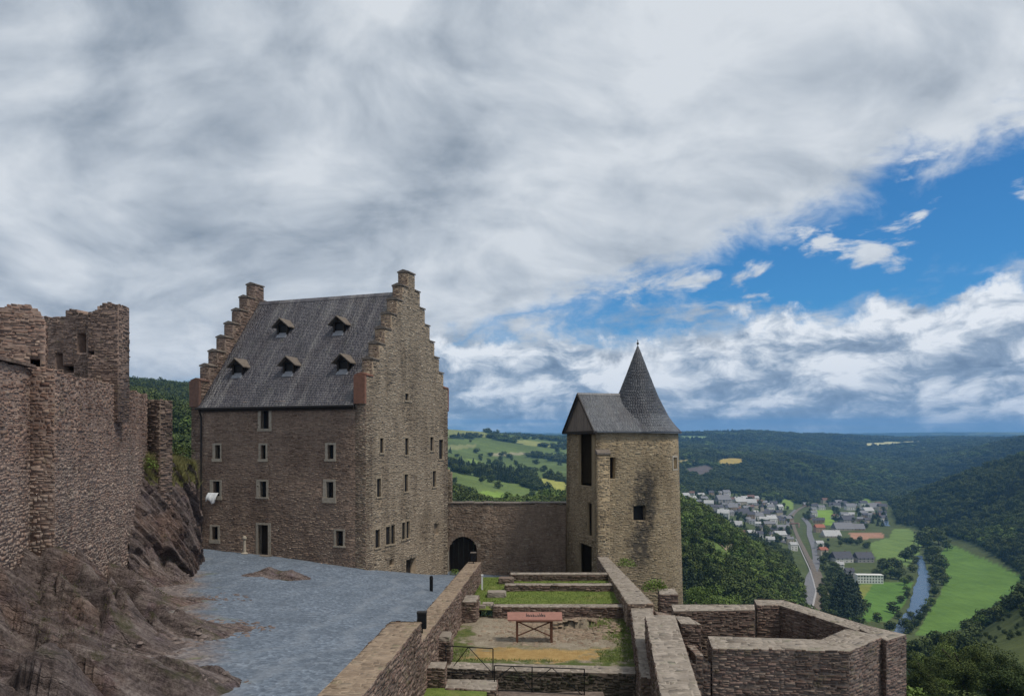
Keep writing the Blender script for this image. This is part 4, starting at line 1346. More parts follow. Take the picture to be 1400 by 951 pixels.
front.wall(house, BASE, lambda s: EAVE, .8, M['mortar_f'], M['facade'], [i for o, i in frects], hr=(.06, .14), wr=(.13, .42), name='front_wall')
for k, (o, i) in enumerate(frects):
    if k == 8: opening(house, front, i, o, 'door', leaf=M['wood_dark'], recess=.4, bars=False)
    else: opening(house, front, i, o)

# gables
gab = Plate(hp(0, 0, 0), hp(0, HW, 0))
NS, SW = 8, .85
tops = [4.38 + k * 1.139 for k in range(NS)]
def gstep(s):
    q = min(s, HW - s)
    return tops[min(NS - 1, max(0, int(q / SW)))] if s < 7 * SW or s > HW - 7 * SW else tops[-1]
sbr = [k * SW for k in range(1, 8)] + [HW - k * SW for k in range(1, 8)]
GW = [(980, 992, 205, 275), (1100, 1112, 205, 285), (1220, 1232, 200, 265), (1262, 1278, 212, 305), (965, 980, 398, 485), (1097, 1110, 378, 460), (1232, 1244, 362, 437),
      (957, 975, 642, 728), (1008, 1026, 628, 713), (1033, 1047, 620, 710), (1085, 1099, 608, 688), (1104, 1118, 603, 682), (1105, 1148, 783, 862), (1026, 1044, 785, 815), (1240, 1258, 617, 665), (1100, 1112, -8, 25)]
grects = [crop_rect(gab, (q[0] - 2, q[1] + 2, q[2], q[3])) for q in GW]
gab.wall(house, BASE, gstep, .8, M['mortar'], M['gable'], grects, hr=(.06, .15), wr=(.12, .4), sbr=sbr, name='gable_wall', ends='ab')
for k, r in enumerate(grects):
    a, b, c, d = r
    fr = (a - .10, b + .10, c - .10, d + .13)
    if k == 12: opening(house, gab, r, fr, 'cellar_door', leaf=M['wood_dark'], frame=None, recess=.45)
    elif k == 14: opening(house, gab, r, fr, 'niche', leaf=M['gable'], frame=None, recess=.2)
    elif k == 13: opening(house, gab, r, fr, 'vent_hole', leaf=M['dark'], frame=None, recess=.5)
    else: opening(house, gab, r, fr, 'slit_window', frame=M['trim_dim'], recess=.10, bars=False, proud=.02, leaf=M['dark'])
lgab = Plate(hp(HL, HW, 0), hp(HL, 0, 0))
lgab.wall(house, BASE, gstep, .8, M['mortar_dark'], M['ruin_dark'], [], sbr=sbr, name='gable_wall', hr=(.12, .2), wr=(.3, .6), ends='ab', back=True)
bk = Plate(hp(0, HW, 0), hp(HL, HW, 0))
bk.wall(house, BASE, lambda s: EAVE, .8, M['mortar_dark'], M['facade'], [], hr=(.2, .35), wr=(.4, .9), name='back_wall')
for pl_t in (.40, HL - .40):
    for k in range(NS):
        for side in (0, 1):
            if k == NS - 1 and side: continue
            s0 = k * SW; s1 = (k + 1) * SW if k < NS - 1 else HW - k * SW
            if side: s0, s1 = HW - s1, HW - s0
            cc = hp(pl_t, (s0 + s1) / 2, tops[k] + .045)
            over = .07
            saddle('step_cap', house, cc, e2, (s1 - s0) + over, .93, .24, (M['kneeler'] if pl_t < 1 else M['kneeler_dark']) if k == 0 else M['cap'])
        # the exposed sides of the steps towards the roof are faced as well
    for side in (0, 1):
        s0, s1 = (-.20, .02) if side == 0 else (HW - .02, HW + .2)
        MB().hexa([hp(pl_t - .41, s0, EAVE - .25), hp(pl_t + .41, s0, EAVE - .25), hp(pl_t + .41, s1, EAVE - .25), hp(pl_t - .41, s1, EAVE - .25),
                   hp(pl_t - .42, s0, tops[0] + .04), hp(pl_t + .42, s0, tops[0] + .04), hp(pl_t + .42, s1, tops[0] + .04), hp(pl_t - .42, s1, tops[0] + .04)]).build('kneeler_block', M['kneeler'] if pl_t < 1 else M['kneeler_dark'], house)
# stones on the risers of the steps
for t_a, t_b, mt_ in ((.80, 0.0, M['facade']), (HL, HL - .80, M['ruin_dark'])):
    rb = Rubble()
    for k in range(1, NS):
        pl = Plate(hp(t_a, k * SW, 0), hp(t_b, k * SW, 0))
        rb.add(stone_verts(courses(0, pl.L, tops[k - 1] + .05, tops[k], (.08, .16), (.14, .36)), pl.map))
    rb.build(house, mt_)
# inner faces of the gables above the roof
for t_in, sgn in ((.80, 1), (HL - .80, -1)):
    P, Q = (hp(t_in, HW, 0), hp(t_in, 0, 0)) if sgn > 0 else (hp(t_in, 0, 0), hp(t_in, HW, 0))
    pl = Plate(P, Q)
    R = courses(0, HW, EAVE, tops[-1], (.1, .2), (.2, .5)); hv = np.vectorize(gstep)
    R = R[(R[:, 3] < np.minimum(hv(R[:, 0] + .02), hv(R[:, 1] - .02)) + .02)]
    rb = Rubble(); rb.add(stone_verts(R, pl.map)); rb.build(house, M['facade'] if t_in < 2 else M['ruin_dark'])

# roof: boarding and real slates in courses
T0, T1 = .80, HL - .80
ov = .28
slope = (RIDGE - EAVE) / (HW / 2)
rf = MB()
for sg in (0, 1):
    q = lambda t, s, z: hp(t, s if not sg else HW - s, z)
    rf.hexa([q(T0, -ov, EAVE - ov * slope - .1), q(T1, -ov, EAVE - ov * slope - .1), q(T1, HW / 2, RIDGE - .1), q(T0, HW / 2, RIDGE - .1),
             q(T0, -ov, EAVE - ov * slope + .02), q(T1, -ov, EAVE - ov * slope + .02), q(T1, HW / 2, RIDGE + .02), q(T0, HW / 2, RIDGE + .02)])
roof = rf.build('roof', M['slate'], house)
sl_len = math.hypot(HW / 2 + ov, RIDGE - EAVE + ov * slope)
dirs = (e2 * (HW / 2 + ov) + np.array((0, 0, RIDGE - EAVE + ov * slope))) / sl_len
for sg in (0, 1):
    O = hp(T1, -ov, EAVE - ov * slope + .02) if not sg else hp(T0, HW + ov, EAVE - ov * slope + .02)
    dx = -e1 if not sg else e1
    dn = dirs if not sg else np.array((-dirs[0], -dirs[1], dirs[2]))
    nn = np.cross(dx, dn); nn /= np.linalg.norm(nn)
    def mp(s, z, d):
        s = np.asarray(s)[..., None]; z = np.asarray(z)[..., None]; d = np.asarray(d)[..., None]
        return O + dx * s + dn * z + nn * d
    R = courses(0, T1 - T0, 0, sl_len, (.16, .16), (.14, .26), .004, split=0, drop=0)
    n = len(R)
    s = np.stack([R[:, 0], R[:, 1], R[:, 1], R[:, 0]], 1); z = np.stack([R[:, 2] - .03, R[:, 2] - .03, R[:, 3], R[:, 3]], 1)
    z[:, :2] += RNG.uniform(-.012, .012, (n, 1))
    d = np.tile(np.array([.018, .018, .006, .006]), (n, 1)) + RNG.uniform(-.004, .004, (n, 1))
    V = np.concatenate([mp(s, z, d), mp(s, z, np.full((n, 4), 0.0))], 1)
    rb = Rubble(); rb.add(V); rb.build(roof, M['slate'], rest='slates')
# ridge tiles
nr = 26
for k in range(nr):
    a = T0 + (T1 - T0) * k / nr; b = T0 + (T1 - T0) * (k + 1) / nr - .01
    v = []
    for t in (a, b):
        v += [hp(t, HW / 2 - .2, RIDGE - .17), hp(t, HW / 2, RIDGE + .10), hp(t, HW / 2 + .2, RIDGE - .17)]
    obj('ridge_tile', v, [(0, 3, 4, 1), (1, 4, 5, 2), (0, 1, 2), (3, 5, 4)], M['slate'], roof)
# gutter and downpipe
gm = MB(); gm.bar(hp(T0 - .1, -ov - .10, EAVE - ov * slope - .05), hp(T1 + .1, -ov - .10, EAVE - ov * slope - .05), .09, 8); gm.build('gutter', M['pipe'], house)
gm = MB(); gm.bar(hp(13.15, -ov - .08, EAVE - .45), hp(13.15, -.12, EAVE - .95), .06, 8); gm.bar(hp(13.15, -.12, EAVE - .95), hp(13.15, -.12, -7.5), .06, 8); gm.build('downpipe', M['pipe'], house)
# eaves board
MB().hexa([hp(T0, -ov + .05, EAVE - .62), hp(T1, -ov + .05, EAVE - .62), hp(T1, 0, EAVE - .62), hp(T0, 0, EAVE - .62), hp(T0, -ov + .05, EAVE - .42), hp(T1, -ov + .05, EAVE - .42), hp(T1, -.0, EAVE - .3), hp(T0, -.0, EAVE - .3)]).build('eaves_board', M['wood_dark'], house)

# dormers
rp = hp(0, 0, EAVE); rn = np.cross(dirs, -e1); rn = rn if rn[1] < 0 else -rn
for x, y in [(515, 338), (785, 328), (302, 530), (545, 522), (805, 512)]:
    u, v = 240 + x / 3.5, 360 + y / 3.5
    r = np.array(((u - U0) / F, 1.0, -(v - V0) / F)); p = r * (rp.dot(rn) / r.dot(rn))
    base = p                                        # foot of the dormer opening on the slope
    out = -e2; w = .46; hh = .68
    up = np.array((0, 0, 1.0))
    def D(a, b, z): return base + e1 * a + out * b + up * z
    # front sits .15 m proud of the slope foot; back runs into the roof
    dm = obj('dormer', [D(-w, .12, -.05), D(w, .12, -.05), D(w, .12, hh), D(-w, .12, hh), D(-w, -.9, -.05), D(w, -.9, -.05), D(w, -.9, hh), D(-w, -.9, hh), D(0, .12, hh + .40), D(0, -.9, hh + .40)],
             [(1, 5, 6, 2), (4, 0, 3, 7), (3, 2, 8), (0, 4, 5, 1)], M['wood_dark'], roof)
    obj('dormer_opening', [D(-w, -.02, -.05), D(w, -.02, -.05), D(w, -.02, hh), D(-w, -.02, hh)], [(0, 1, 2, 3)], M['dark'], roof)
    for sg in (-1, 1):
        o0, o1 = w + .28, hh - .16
        obj('dormer_roof', [D(sg * o0, .42, o1), D(0, .50, hh + .46), D(0, -1.2, hh + .46), D(sg * o0, -1.0, o1), D(sg * o0, .42, o1 - .07), D(0, .50, hh + .39), D(0, -1.2, hh + .39), D(sg * o0, -1.0, o1 - .07)],
            [(0, 1, 2, 3), (4, 7, 6, 5), (0, 4, 5, 1), (3, 2, 6, 7), (0, 3, 7, 4)], M['cap'], roof)
    for s_ in (-w + .06, w - .06): MB().hexa([D(s_ - .06, .06, -.05), D(s_ + .06, .06, -.05), D(s_ + .06, .13, -.05), D(s_ - .06, .13, -.05), D(s_ - .06, .06, hh), D(s_ + .06, .06, hh), D(s_ + .06, .13, hh), D(s_ - .06, .13, hh)]).build('dormer_post', M['wood_dark'], roof)
    # lead apron below the opening
    q0 = base - dirs * .42; q1 = base + dirs * .06; nn = rn / np.linalg.norm(rn)
    obj('lead_apron', [q0 - e1 * .46 + nn * .05, q0 + e1 * .46 + nn * .05, q1 + e1 * .40 + nn * .07, q1 - e1 * .40 + nn * .07], [(0, 1, 2, 3)], M['lead'], roof)

# ------------------------------------------------------------------ gate wall between house and tower
cw = Plate((-7.2, 64.6), (5.6, 64.6))
curtain = thing('curtain_wall', (-.8, 65, -11), 'dark stone curtain wall with round arched gateway between house and tower', 'wall')
ca, cb = cw.sz(614, 733)[0], cw.sz(652, 733)[0]
zt = cw.sz(633, 733)[1]; zsp = cw.sz(633, 752)[1]; cc_ = (ca + cb) / 2; rr = (cb - ca) / 2
ah = []
for k in range(10):
    a = ca + (cb - ca) * k / 10; b = ca + (cb - ca) * (k + 1) / 10; m = ((a + b) / 2 - cc_) / rr
    ah.append((a, b, -12.0, zsp + (zt - zsp) * math.sqrt(max(0, 1 - m * m))))
ctop = lambda s: -5.12 + .06 * math.sin(s * 2.1) + (.05 if int(s * 3) % 3 == 0 else 0)
cw.wall(curtain, -14, ctop, 1.4, M['mortar_c'], M['curtain'], ah, hr=(.06, .15), wr=(.13, .42), step=.35, back=False)
for k in range(15):         # arch stones
    a0 = math.pi * k / 15 + .015; a1 = math.pi * (k + 1) / 15 - .015
    ry = (zt - zsp)
    P = lambda a, r, d: cw.pt(cc_ + math.cos(a) * (rr + r), zsp + math.sin(a) * (ry + r), d)
    q = [P(a0, .0, .05), P(a1, .0, .05), P(a1, .0, -.5), P(a0, .0, -.5), P(a0, .36, .05), P(a1, .36, .05), P(a1, .36, -.5), P(a0, .36, -.5)]
    MB().hexa(q).build('arch_stone', M['curtain'], curtain)
for sgn, sx in ((-1, ca - .34), (1, cb)):
    zz = -11.6
    while zz < zsp - .05:
        h = rnd.uniform(.28, .45); h = min(h, zsp - zz)
        q = [cw.pt(sx, zz, .05), cw.pt(sx + .34, zz, .05), cw.pt(sx + .34, zz, -.5), cw.pt(sx, zz, -.5)]
        MB().hexa(q + [x + np.array((0, 0, h - .015)) for x in q]).build('jamb_stone', M['quoin'] if sgn < 0 else M['curtain'], curtain); zz += h
nb = 6
for k in range(nb):
    a = ca - .1 + (cb - ca + .2) * k / nb; b = a + (cb - ca + .2) / nb - .012
    q = [cw.pt(a, -12, -1.05), cw.pt(b, -12, -1.05), cw.pt(b, -12, -1.12), cw.pt(a, -12, -1.12)]
    MB().hexa(q + [x + np.array((0, 0, zt + 12.1)) for x in q]).build('gate_board', M['wood_dark'], curtain)  # added boards that close the passage so the archway stays dark
# flat capping slabs
for k in range(16):
    a = cw.L * k / 16; b = cw.L * (k + 1) / 16 - .015; z = -5.06 + rnd.uniform(-.02, .03)
    q = [cw.pt(a, z, .07), cw.pt(b, z, .07), cw.pt(b, z, -1.45), cw.pt(a, z, -1.45)]
    MB().hexa(q + [x + np.array((0, 0, .09)) for x in q]).build('capping_slab', M['cap'], curtain)
stub = thing('wall_stub', (-5.1, 65.3, -8), 'narrow broken masonry stub rising from curtain wall beside the house corner', 'wall')
sp_ = Plate(ray(607.5, 690, 65.2)[:2], ray(617.5, 690, 65.2)[:2])
sp_.wall(stub, -6.0, lambda s: -1.9 - .9 * s - .25 * (int(s * 7) % 2), .8, M['mortar'], M['gable'], [], step=.14, ends='ab', hr=(.09, .17), wr=(.15, .3))

# ------------------------------------------------------------------ tower
TA = math.radians(16)
ta = np.array((math.cos(TA), math.sin(TA), 0)); tn = np.array((math.sin(TA), -math.cos(TA), 0))     # ridge direction and front normal
TF = np.array((6.35, 58.0, 0)); TR, TLn = 3.2, 4.95
TB = TF - tn * 2 * TR
Tc = TF - tn * TR + ta * TLn
TEAVE, TRIDGE, TAPEX, TBASE = .90, 3.95, 7.85, -20.0
tower = thing('gate_tower', TF - tn * TR + ta * 3 + np.array((0, 0, -12)), 'square and rounded stone tower with grey slate saddle roof and pointed spire', 'tower')
arc = math.pi * TR


def tmap(s, z, d):
    s = np.asarray(s, float); z = np.asarray(z, float); d = np.asarray(d, float)
    d = d + np.clip((-z + TEAVE) * .028, 0, 1.2) * np.clip(s / TLn, 0, 1)       # battered foot
    a = np.clip(s - TLn, 0, arc) / TR
    nx = tn[0] * np.cos(a) + ta[0] * np.sin(a); ny = tn[1] * np.cos(a) + ta[1] * np.sin(a)
    st = np.minimum(s, TLn); bk = np.maximum(s - TLn - arc, 0)
    bx = TF[0] - tn[0] * TR + ta[0] * (st - bk); by = TF[1] - tn[1] * TR + ta[1] * (st - bk)
    r = np.empty(s.shape + (3,)); r[..., 0] = bx + nx * (TR + d); r[..., 1] = by + ny * (TR + d); r[..., 2] = z
    return r


tfront = Plate(TF, TF + ta * 12)
S_TOT = TLn * 2 + arc
holes_t = [tfront.rect(833.5, 841, 625, 654), tfront.rect(865, 882, 691, 711)]


def tower_hit(u, v):
    """arc length and height where the view ray meets the rounded end"""
    best = None
    for s in np.linspace(0, S_TOT * .6, 900):
        for z in (-.0,):
            p = tmap(np.array([s]), np.array([-(v - V0) / F * 60]), np.array([0.0]))[0]
            du = abs(U0 + F * p[0] / p[1] - u)
            if best is None or du < best[0]: best = (du, s, p[1])
    return best[1], -(v - V0) / F * best[2]


for u0, u1, v0, v1 in ((920.0, 925.0, 625, 639), (917.5, 922.0, 764, 793)):
    s0, zt_ = tower_hit(u0, v0); s1, _ = tower_hit(u1, v0); zb_ = tower_hit((u0 + u1) / 2, v1)[1]
    holes_t.append((s0, s1, zb_, zt_))
sb = set(np.linspace(0, TLn, 6)) | set(TLn + arc * np.linspace(0, 1, 33)) | {S_TOT}
zb = set(np.linspace(TBASE, TEAVE, 12))
for a, b, c, d in holes_t: sb |= {a, b}; zb |= {c, d}
sb = sorted(sb); zb = sorted(zb)
sol = np.ones((len(sb) - 1, len(zb) - 1), bool)
for i in range(len(sb) - 1):
    for j in range(len(zb) - 1):
        m, zm = (sb[i] + sb[i + 1]) / 2, (zb[j] + zb[j + 1]) / 2
        for a, b, c, d in holes_t:
            if a < m < b and c < zm < d: sol[i, j] = False
voxel_plate('tower_wall', sb, zb, sol, tmap, .9, M['mortar_tower'], tower)
R = courses(0, TLn + arc * .75, -16, TEAVE, (.06, .15), (.12, .38), drop=.12)
R = clip_holes(R, holes_t)
rb = Rubble(); rb.add(stone_verts(R, tmap, (.0, .026), .03)); rb.build(tower, M['tower'])
for k, (a, b, c, d) in enumerate(holes_t):
    q = tmap(np.array([a - .05, b + .05, b + .05, a - .05]), np.array([c - .05, c - .05, d + .05, d + .05]), np.full(4, -.55))
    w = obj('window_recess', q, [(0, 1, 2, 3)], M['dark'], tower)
    if k == 2:
        for s0, s1, z0, z1 in ((a - .13, a, c, d), (b, b + .13, c, d), (a - .13, b + .13, d, d + .14), (a - .13, b + .13, c - .12, c)):
            q = np.concatenate([tmap(np.array([s0, s1, s1, s0]), np.array([z0] * 4), np.array([.05, .05, -.3, -.3])), tmap(np.array([s0, s1, s1, s0]), np.array([z1] * 4), np.array([.05, .05, -.3, -.3]))])
            MB().hexa(list(q)).build('frame_stone', M['quoin'], w)
# left side with the tall open bay
tl = Plate(TB + tn * .0, TF)
lh = [tl.rect(791.5, 813.8, 593, 664), tl.rect(803.0, 813.2, 688, 733), tl.rect(792, 809, 744, 800)]
tl.wall(tower, TBASE, lambda s: TEAVE, .32, M['mortar_tower'], M['tower'], lh, name='side_wall', hr=(.1, .19), wr=(.14, .4), dep=(0, .026))
# lintel beam and timber floor inside
a, b, c, d = lh[0]
q = [tl.pt(a - .3, d - .02, .06), tl.pt(b + .1, d - .02, .06), tl.pt(b + .1, d - .02, -.7), tl.pt(a - .3, d - .02, -.7)]
MB().hexa(q + [x + np.array((0, 0, .22)) for x in q]).build('lintel_beam', M['wood_dark'], tower)
fl = [tl.pt(.6, c - .15, -.5), tl.pt(tl.L - .6, c - .15, -.5), tl.pt(tl.L - .6, c - .15, -6.5), tl.pt(.6, c - .15, -6.5)]
MB().hexa(fl + [x + np.array((0, 0, .14)) for x in fl]).build('timber_floor', M['wood_dark'], tower)
fl = [tl.pt(.4, -12.6, -.2), tl.pt(tl.L - .4, -12.6, -.2), tl.pt(tl.L - .4, -12.6, -6.5), tl.pt(.4, -12.6, -6.5)]
MB().hexa(fl + [x + np.array((0, 0, .14)) for x in fl]).build('stone_floor', M['mortar_dark'], tower)
# projecting shaft on the front, left of the slit
pa, pb = tfront.sz(815, 640)[0], tfront.sz(831.5, 640)[0]
pzt = tfront.sz(823, 621)[1]
pil = Plate(tfront.pt(pa, 0, .32), tfront.pt(pb, 0, .32))
pil.wall(tower, -16, lambda s: pzt - .0, .34, M['mortar_tower'], M['tower'], [], ends='ab', name='pilaster', hr=(.1, .19), wr=(.16, .4), dep=(0, .03))
q = [pil.pt(-.06, pzt, .06), pil.pt(pil.L + .06, pzt, .06), pil.pt(pil.L + .06, pzt, -.4), pil.pt(-.06, pzt, -.4)]
MB().hexa(q + [pil.pt(-.06, pzt + .12, .06), pil.pt(pil.L + .06, pzt + .12, .06), pil.pt(pil.L + .06, pzt + .45, -.4), pil.pt(-.06, pzt + .45, -.4)]).build('pilaster_cap', M['cap'], tower)

# tower roof
to = .27
tp = lambda a, b, z: TF - tn * TR + ta * a - tn * b + np.array((0, 0, z))        # a along ridge, b across (positive = back)
tr = MB()
hw = TR + to
zE = TEAVE + .03
for sg in (-1, 1):
    tr.hexa([tp(-.3, sg * hw, zE - .10), tp(TLn + .2, sg * hw, zE - .10), tp(TLn + .2, 0, TRIDGE - .12), tp(-.3, 0, TRIDGE - .12), tp(-.3, sg * hw, zE), tp(TLn + .2, sg * hw, zE), tp(TLn + .2, 0, TRIDGE), tp(-.3, 0, TRIDGE)])
troof = tr.build('roof', M['slate_tower'], tower)
L_ = math.hypot(hw, TRIDGE - zE)
for sg in (-1, 1):
    O = tp(-.3, -hw, zE) if sg < 0 else tp(TLn, hw, zE)
    dx = ta if sg < 0 else -ta
    dn = (tp(0, 0, TRIDGE) - tp(0, sg * hw, zE)) / L_
    nn = np.cross(dx, dn)
    R = courses(0, TLn + .3, 0, L_, (.15, .15), (.14, .24), .004, split=0, drop=0); n = len(R)
    s = np.stack([R[:, 0], R[:, 1], R[:, 1], R[:, 0]], 1)[..., None]; z = np.stack([R[:, 2] - .02, R[:, 2] - .02, R[:, 3], R[:, 3]], 1)[..., None]
    d = (np.tile(np.array([.015, .015, .006, .006]), (n, 1)) + RNG.uniform(-.003, .003, (n, 1)))[..., None]
    V = np.concatenate([O + dx * s + dn * z + nn * d, O + dx * s + dn * z], 1)
    rb = Rubble(); rb.add(V); rb.build(troof, M['slate_tower'], rest='slates')
prof = [(3.50, .93), (3.10, 1.33), (2.74, 1.78), (2.42, 2.25), (2.06, 2.95), (1.66, 3.75), (1.18, 4.95), (.68, 6.25), (.27, 7.35), (.05, 7.9)]
# spire clad in slates by rings
VV = []; FF = []
pz = np.array([p[1] for p in prof]); pr = np.array([p[0] for p in prof])
zs = np.linspace(.93, 7.9, 56)
rad = lambda z: float(np.interp(z, pz, pr))
sp = MB(); sp.lathe(Tc, [(3.5, .80)] + prof[:4], 40)
skirt = sp.build('roof_skirt', M['slate_tower'], tower)
sp = MB(); sp.lathe(Tc, prof[3:], 40)
spire = sp.build('spire', M['slate_spire'], tower)
sk = []
sl = []
for k in range(len(zs) - 1):
    z0, z1 = zs[k], zs[k + 1]; r0, r1 = rad(z0) + .022, rad(z1) + .010
    n = max(6, int(2 * math.pi * r0 / .20)); off = rnd.random()
    for i in range(n):
        a0 = 2 * math.pi * (i + off) / n; a1 = 2 * math.pi * (i + 1 + off) / n - .008 / max(r0, .1)
        P = lambda a, r, z: Tc + np.array((math.cos(a) * r, math.sin(a) * r, z))
        j = rnd.uniform(-.004, .006)
        fr = [P(a0, r0 + j, z0 - .02), P(a1, r0 + j, z0 - .02), P(a1, r1 + j, z1), P(a0, r1 + j, z1)]
        bk = [P(a0, r0 - .035, z0 - .02), P(a1, r0 - .035, z0 - .02), P(a1, r1 - .03, z1), P(a0, r1 - .03, z1)]
        (sk if z0 < 2.2 else sl).append(np.array(fr + bk))
rb = Rubble(); rb.add(np.array(sl)); rb.build(spire, M['slate_spire'], rest='slates')
rb = Rubble(); rb.add(np.array(sk)); rb.build(skirt, M['slate_tower'], rest='slates')
fm = MB(); fm.bar(Tc + np.array((0, 0, 7.7)), Tc + np.array((0, 0, 8.42)), .03, 6); fm.build('finial_rod', M['metal'], spire)
fm = MB(); fm.lathe(Tc, [(.02, 8.02), (.08, 8.06), (.105, 8.12), (.08, 8.19), (.02, 8.22)], 10); fm.build('finial_ball', M['metal'], spire)
for k in range(12):      # ridge tiles
    a = -.3 + 3.9 * k / 12; b = a + 3.9 / 12 - .01; v = []
    for t in (a, b): v += [tp(t, -.16, TRIDGE - .09), tp(t, 0, TRIDGE + .09), tp(t, .16, TRIDGE - .09)]
    obj('ridge_tile', v, [(0, 3, 4, 1), (1, 4, 5, 2), (0, 1, 2), (3, 5, 4)], M['slate_tower'], troof)
# boarded gable, plank by plank
npk = 16
for k in range(npk):
    b0 = -TR + .02 + (2 * TR - .04) * k / npk; b1 = b0 + (2 * TR - .04) / npk - .018
    zt0 = TRIDGE - .16 - abs(b0) * (TRIDGE - zE) / hw; zt1 = TRIDGE - .16 - abs(b1) * (TRIDGE - zE) / hw
    x0 = -.06 - rnd.uniform(0, .03)
    v = [tp(x0, b0, zE + .02), tp(x0, b1, zE + .02), tp(x0 + .06, b1, zE + .02), tp(x0 + .06, b0, zE + .02), tp(x0, b0, zt0), tp(x0, b1, zt1), tp(x0 + .06, b1, zt1), tp(x0 + .06, b0, zt0)]
    MB().hexa(v).build('gable_plank', M['wood'], tower)
for sg in (-1, 1):
    v = [tp(-.34, sg * (hw + .02), zE - .14), tp(-.26, sg * (hw + .02), zE - .14), tp(-.26, sg * (hw + .02), zE + .03), tp(-.34, sg * (hw + .02), zE + .03)]
    w = [tp(-.34, 0, TRIDGE - .16), tp(-.26, 0, TRIDGE - .16), tp(-.26, 0, TRIDGE + .02), tp(-.34, 0, TRIDGE + .02)]
    MB().hexa(v + w).build('barge_board', M['wood_dark'], tower)
MB().hexa([tp(-.25, -hw, zE - .16), tp(-.05, -hw, zE - .16), tp(-.05, hw, zE - .16), tp(-.25, hw, zE - .16), tp(-.25, -hw, zE + .04), tp(-.05, -hw, zE + .04), tp(-.05, hw, zE + .04), tp(-.25, hw, zE + .04)]).build('tie_beam', M['wood_dark'], tower)

# ------------------------------------------------------------------ ruins on the left
inz = lambda c: np.ones(len(c), bool)
def ragged(base, amp, seed, step=.3):
    return lambda s: base + amp * (vnoise(np.array([s / 1.3]), np.array([seed * 3.1]), seed)[0] - .5) * 2 + amp * .5 * (vnoise(np.array([math.floor(s / step) * .77]), np.array([1.0]), seed + 9)[0] - .5)


ruin = thing('ruined_wall', (-18, 34, -5), 'long ruined rubble wall standing on the rock at left', 'wall')
A = Plate((-16.67, 28.0), (-19.75, 41.6))
zA = ragged(2.62, .10, 3)
inview = lambda c: (c[:, 2] > -5) & (c[:, 2] < 2.6)
A.wall(ruin, -8, zA, 1.2, M['mortar_l'], M['wall_left'], [], hr=(.06, .17), wr=(.09, .30), step=.3, ends='ab', dep=(.0, .032), individual=220, vis=inview)
B = Plate((-16.37, 22.4), (-17.5, 28.0))
B.wall(ruin, -8, ragged(2.72, .06, 5), 1.2, M['mortar_l'], M['wall_left'], [], hr=(.06, .17), wr=(.09, .30), step=.3, ends='a', dep=(.0, .032), individual=60, vis=inview, name='wall_core')
for k in range(14):   # ledge of flat slabs on the near part
    a = B.L * k / 14; q = [B.pt(a, 2.76, .14), B.pt(a + B.L / 14 - .02, 2.76, .14), B.pt(a + B.L / 14 - .02, 2.76, -.6), B.pt(a, 2.76, -.6)]
    MB().hexa(q + [x + np.array((0, 0, .09 + rnd.uniform(0, .03))) for x in q]).build('ledge_slab', M['ruin_dark'], ruin)


def ruin_block(label, u0, u1, D0, D1, zb, prof, thick, holes=(), mt=M['ruin_dark'], ends='ab', seed=1):
    """broken upper wall: profile of (pixel u, pixel v) along its top"""
    pl = Plate(ray(u0, 0, D0)[:2], ray(u1, 0, D1)[:2])
    ss = [pl.sz(u, 500)[0] for u, v in prof]; zz = [pl.sz(u, v)[1] for u, v in prof]
    def h(s): return float(np.interp(s, ss, zz)) + .22 * (vnoise(np.array([math.floor(s / .22) * .9]), np.array([seed * 1.0]), seed)[0] - .5)
    hl = [pl.rect(*q) for q in holes]
    o = thing('ruined_wall', pl.pt(pl.L / 2, zb, -.4), label, 'wall')
    pl.wall(o, zb, h, thick, M['mortar_l'], mt, hl, hr=(.05, .14), wr=(.10, .36), step=.22, ends=ends, dep=(.0, .05), jit=.03, back=False)
    for a, b, c, d in hl:
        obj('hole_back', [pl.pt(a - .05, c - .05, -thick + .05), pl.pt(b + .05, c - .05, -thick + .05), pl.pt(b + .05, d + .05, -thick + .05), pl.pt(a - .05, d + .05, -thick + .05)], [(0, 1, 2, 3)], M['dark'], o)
    return o, pl


ruin_block('leftmost broken tower fragment with small square hole above the ruined wall', -60, 62, 29.2, 30.6, 1.5, [(-60, 425), (-10, 420), (5, 419), (15, 416), (40, 417), (52, 421), (57, 432), (63, 440), (66, 500)], 1.6, [(41, 55, 490, 501)], mt=M['wall_left'], seed=2)
ruin_block('middle broken wall piece with beam holes between two taller fragments', 60, 124, 37.0, 36.2, 1.2, [(60, 436), (68, 434), (88, 432), (90, 426), (105, 425), (118, 430), (126, 432)], 1.3, [(76, 86, 482, 505), (86, 101, 499, 510), (106, 118, 455, 482)], seed=4)
o_, pl_ = ruin_block('tall squarish tower fragment against the sky, rightmost of the ruins', 120, 162, 35.4, 35.4, 1.0, [(120, 428), (125, 424), (136, 421), (138, 417), (150, 414.5), (165, 415)], 1.0, [(117, 129, 479, 485)], seed=6)

stubw = thing('wall_pier', (-20, 42, -2), 'dark upright pier at the far end of the ruined wall', 'wall')
Sp = Plate(ray(199, 0, 41.9)[:2], ray(219, 0, 41.6)[:2])
Sp.wall(stubw, -5, ragged(2.35, .08, 8), .9, M['mortar_dark'], M['ruin_dark'], [], step=.2, ends='ab', hr=(.07, .15), wr=(.15, .45), dep=(0, .07))
stubw2 = thing('wall_stub', (-20, 44, -2), 'short pale wall end behind the dark pier, above the grassy rock', 'wall')
S2 = Plate(ray(219.5, 0, 42.9)[:2], ray(232.5, 0, 44.6)[:2])
S2.wall(stubw2, -5, ragged(2.3, .12, 9), .9, M['mortar_dark'], M['wall_left'], [], step=.2, ends='b', hr=(.07, .15), wr=(.15, .4), dep=(0, .07))

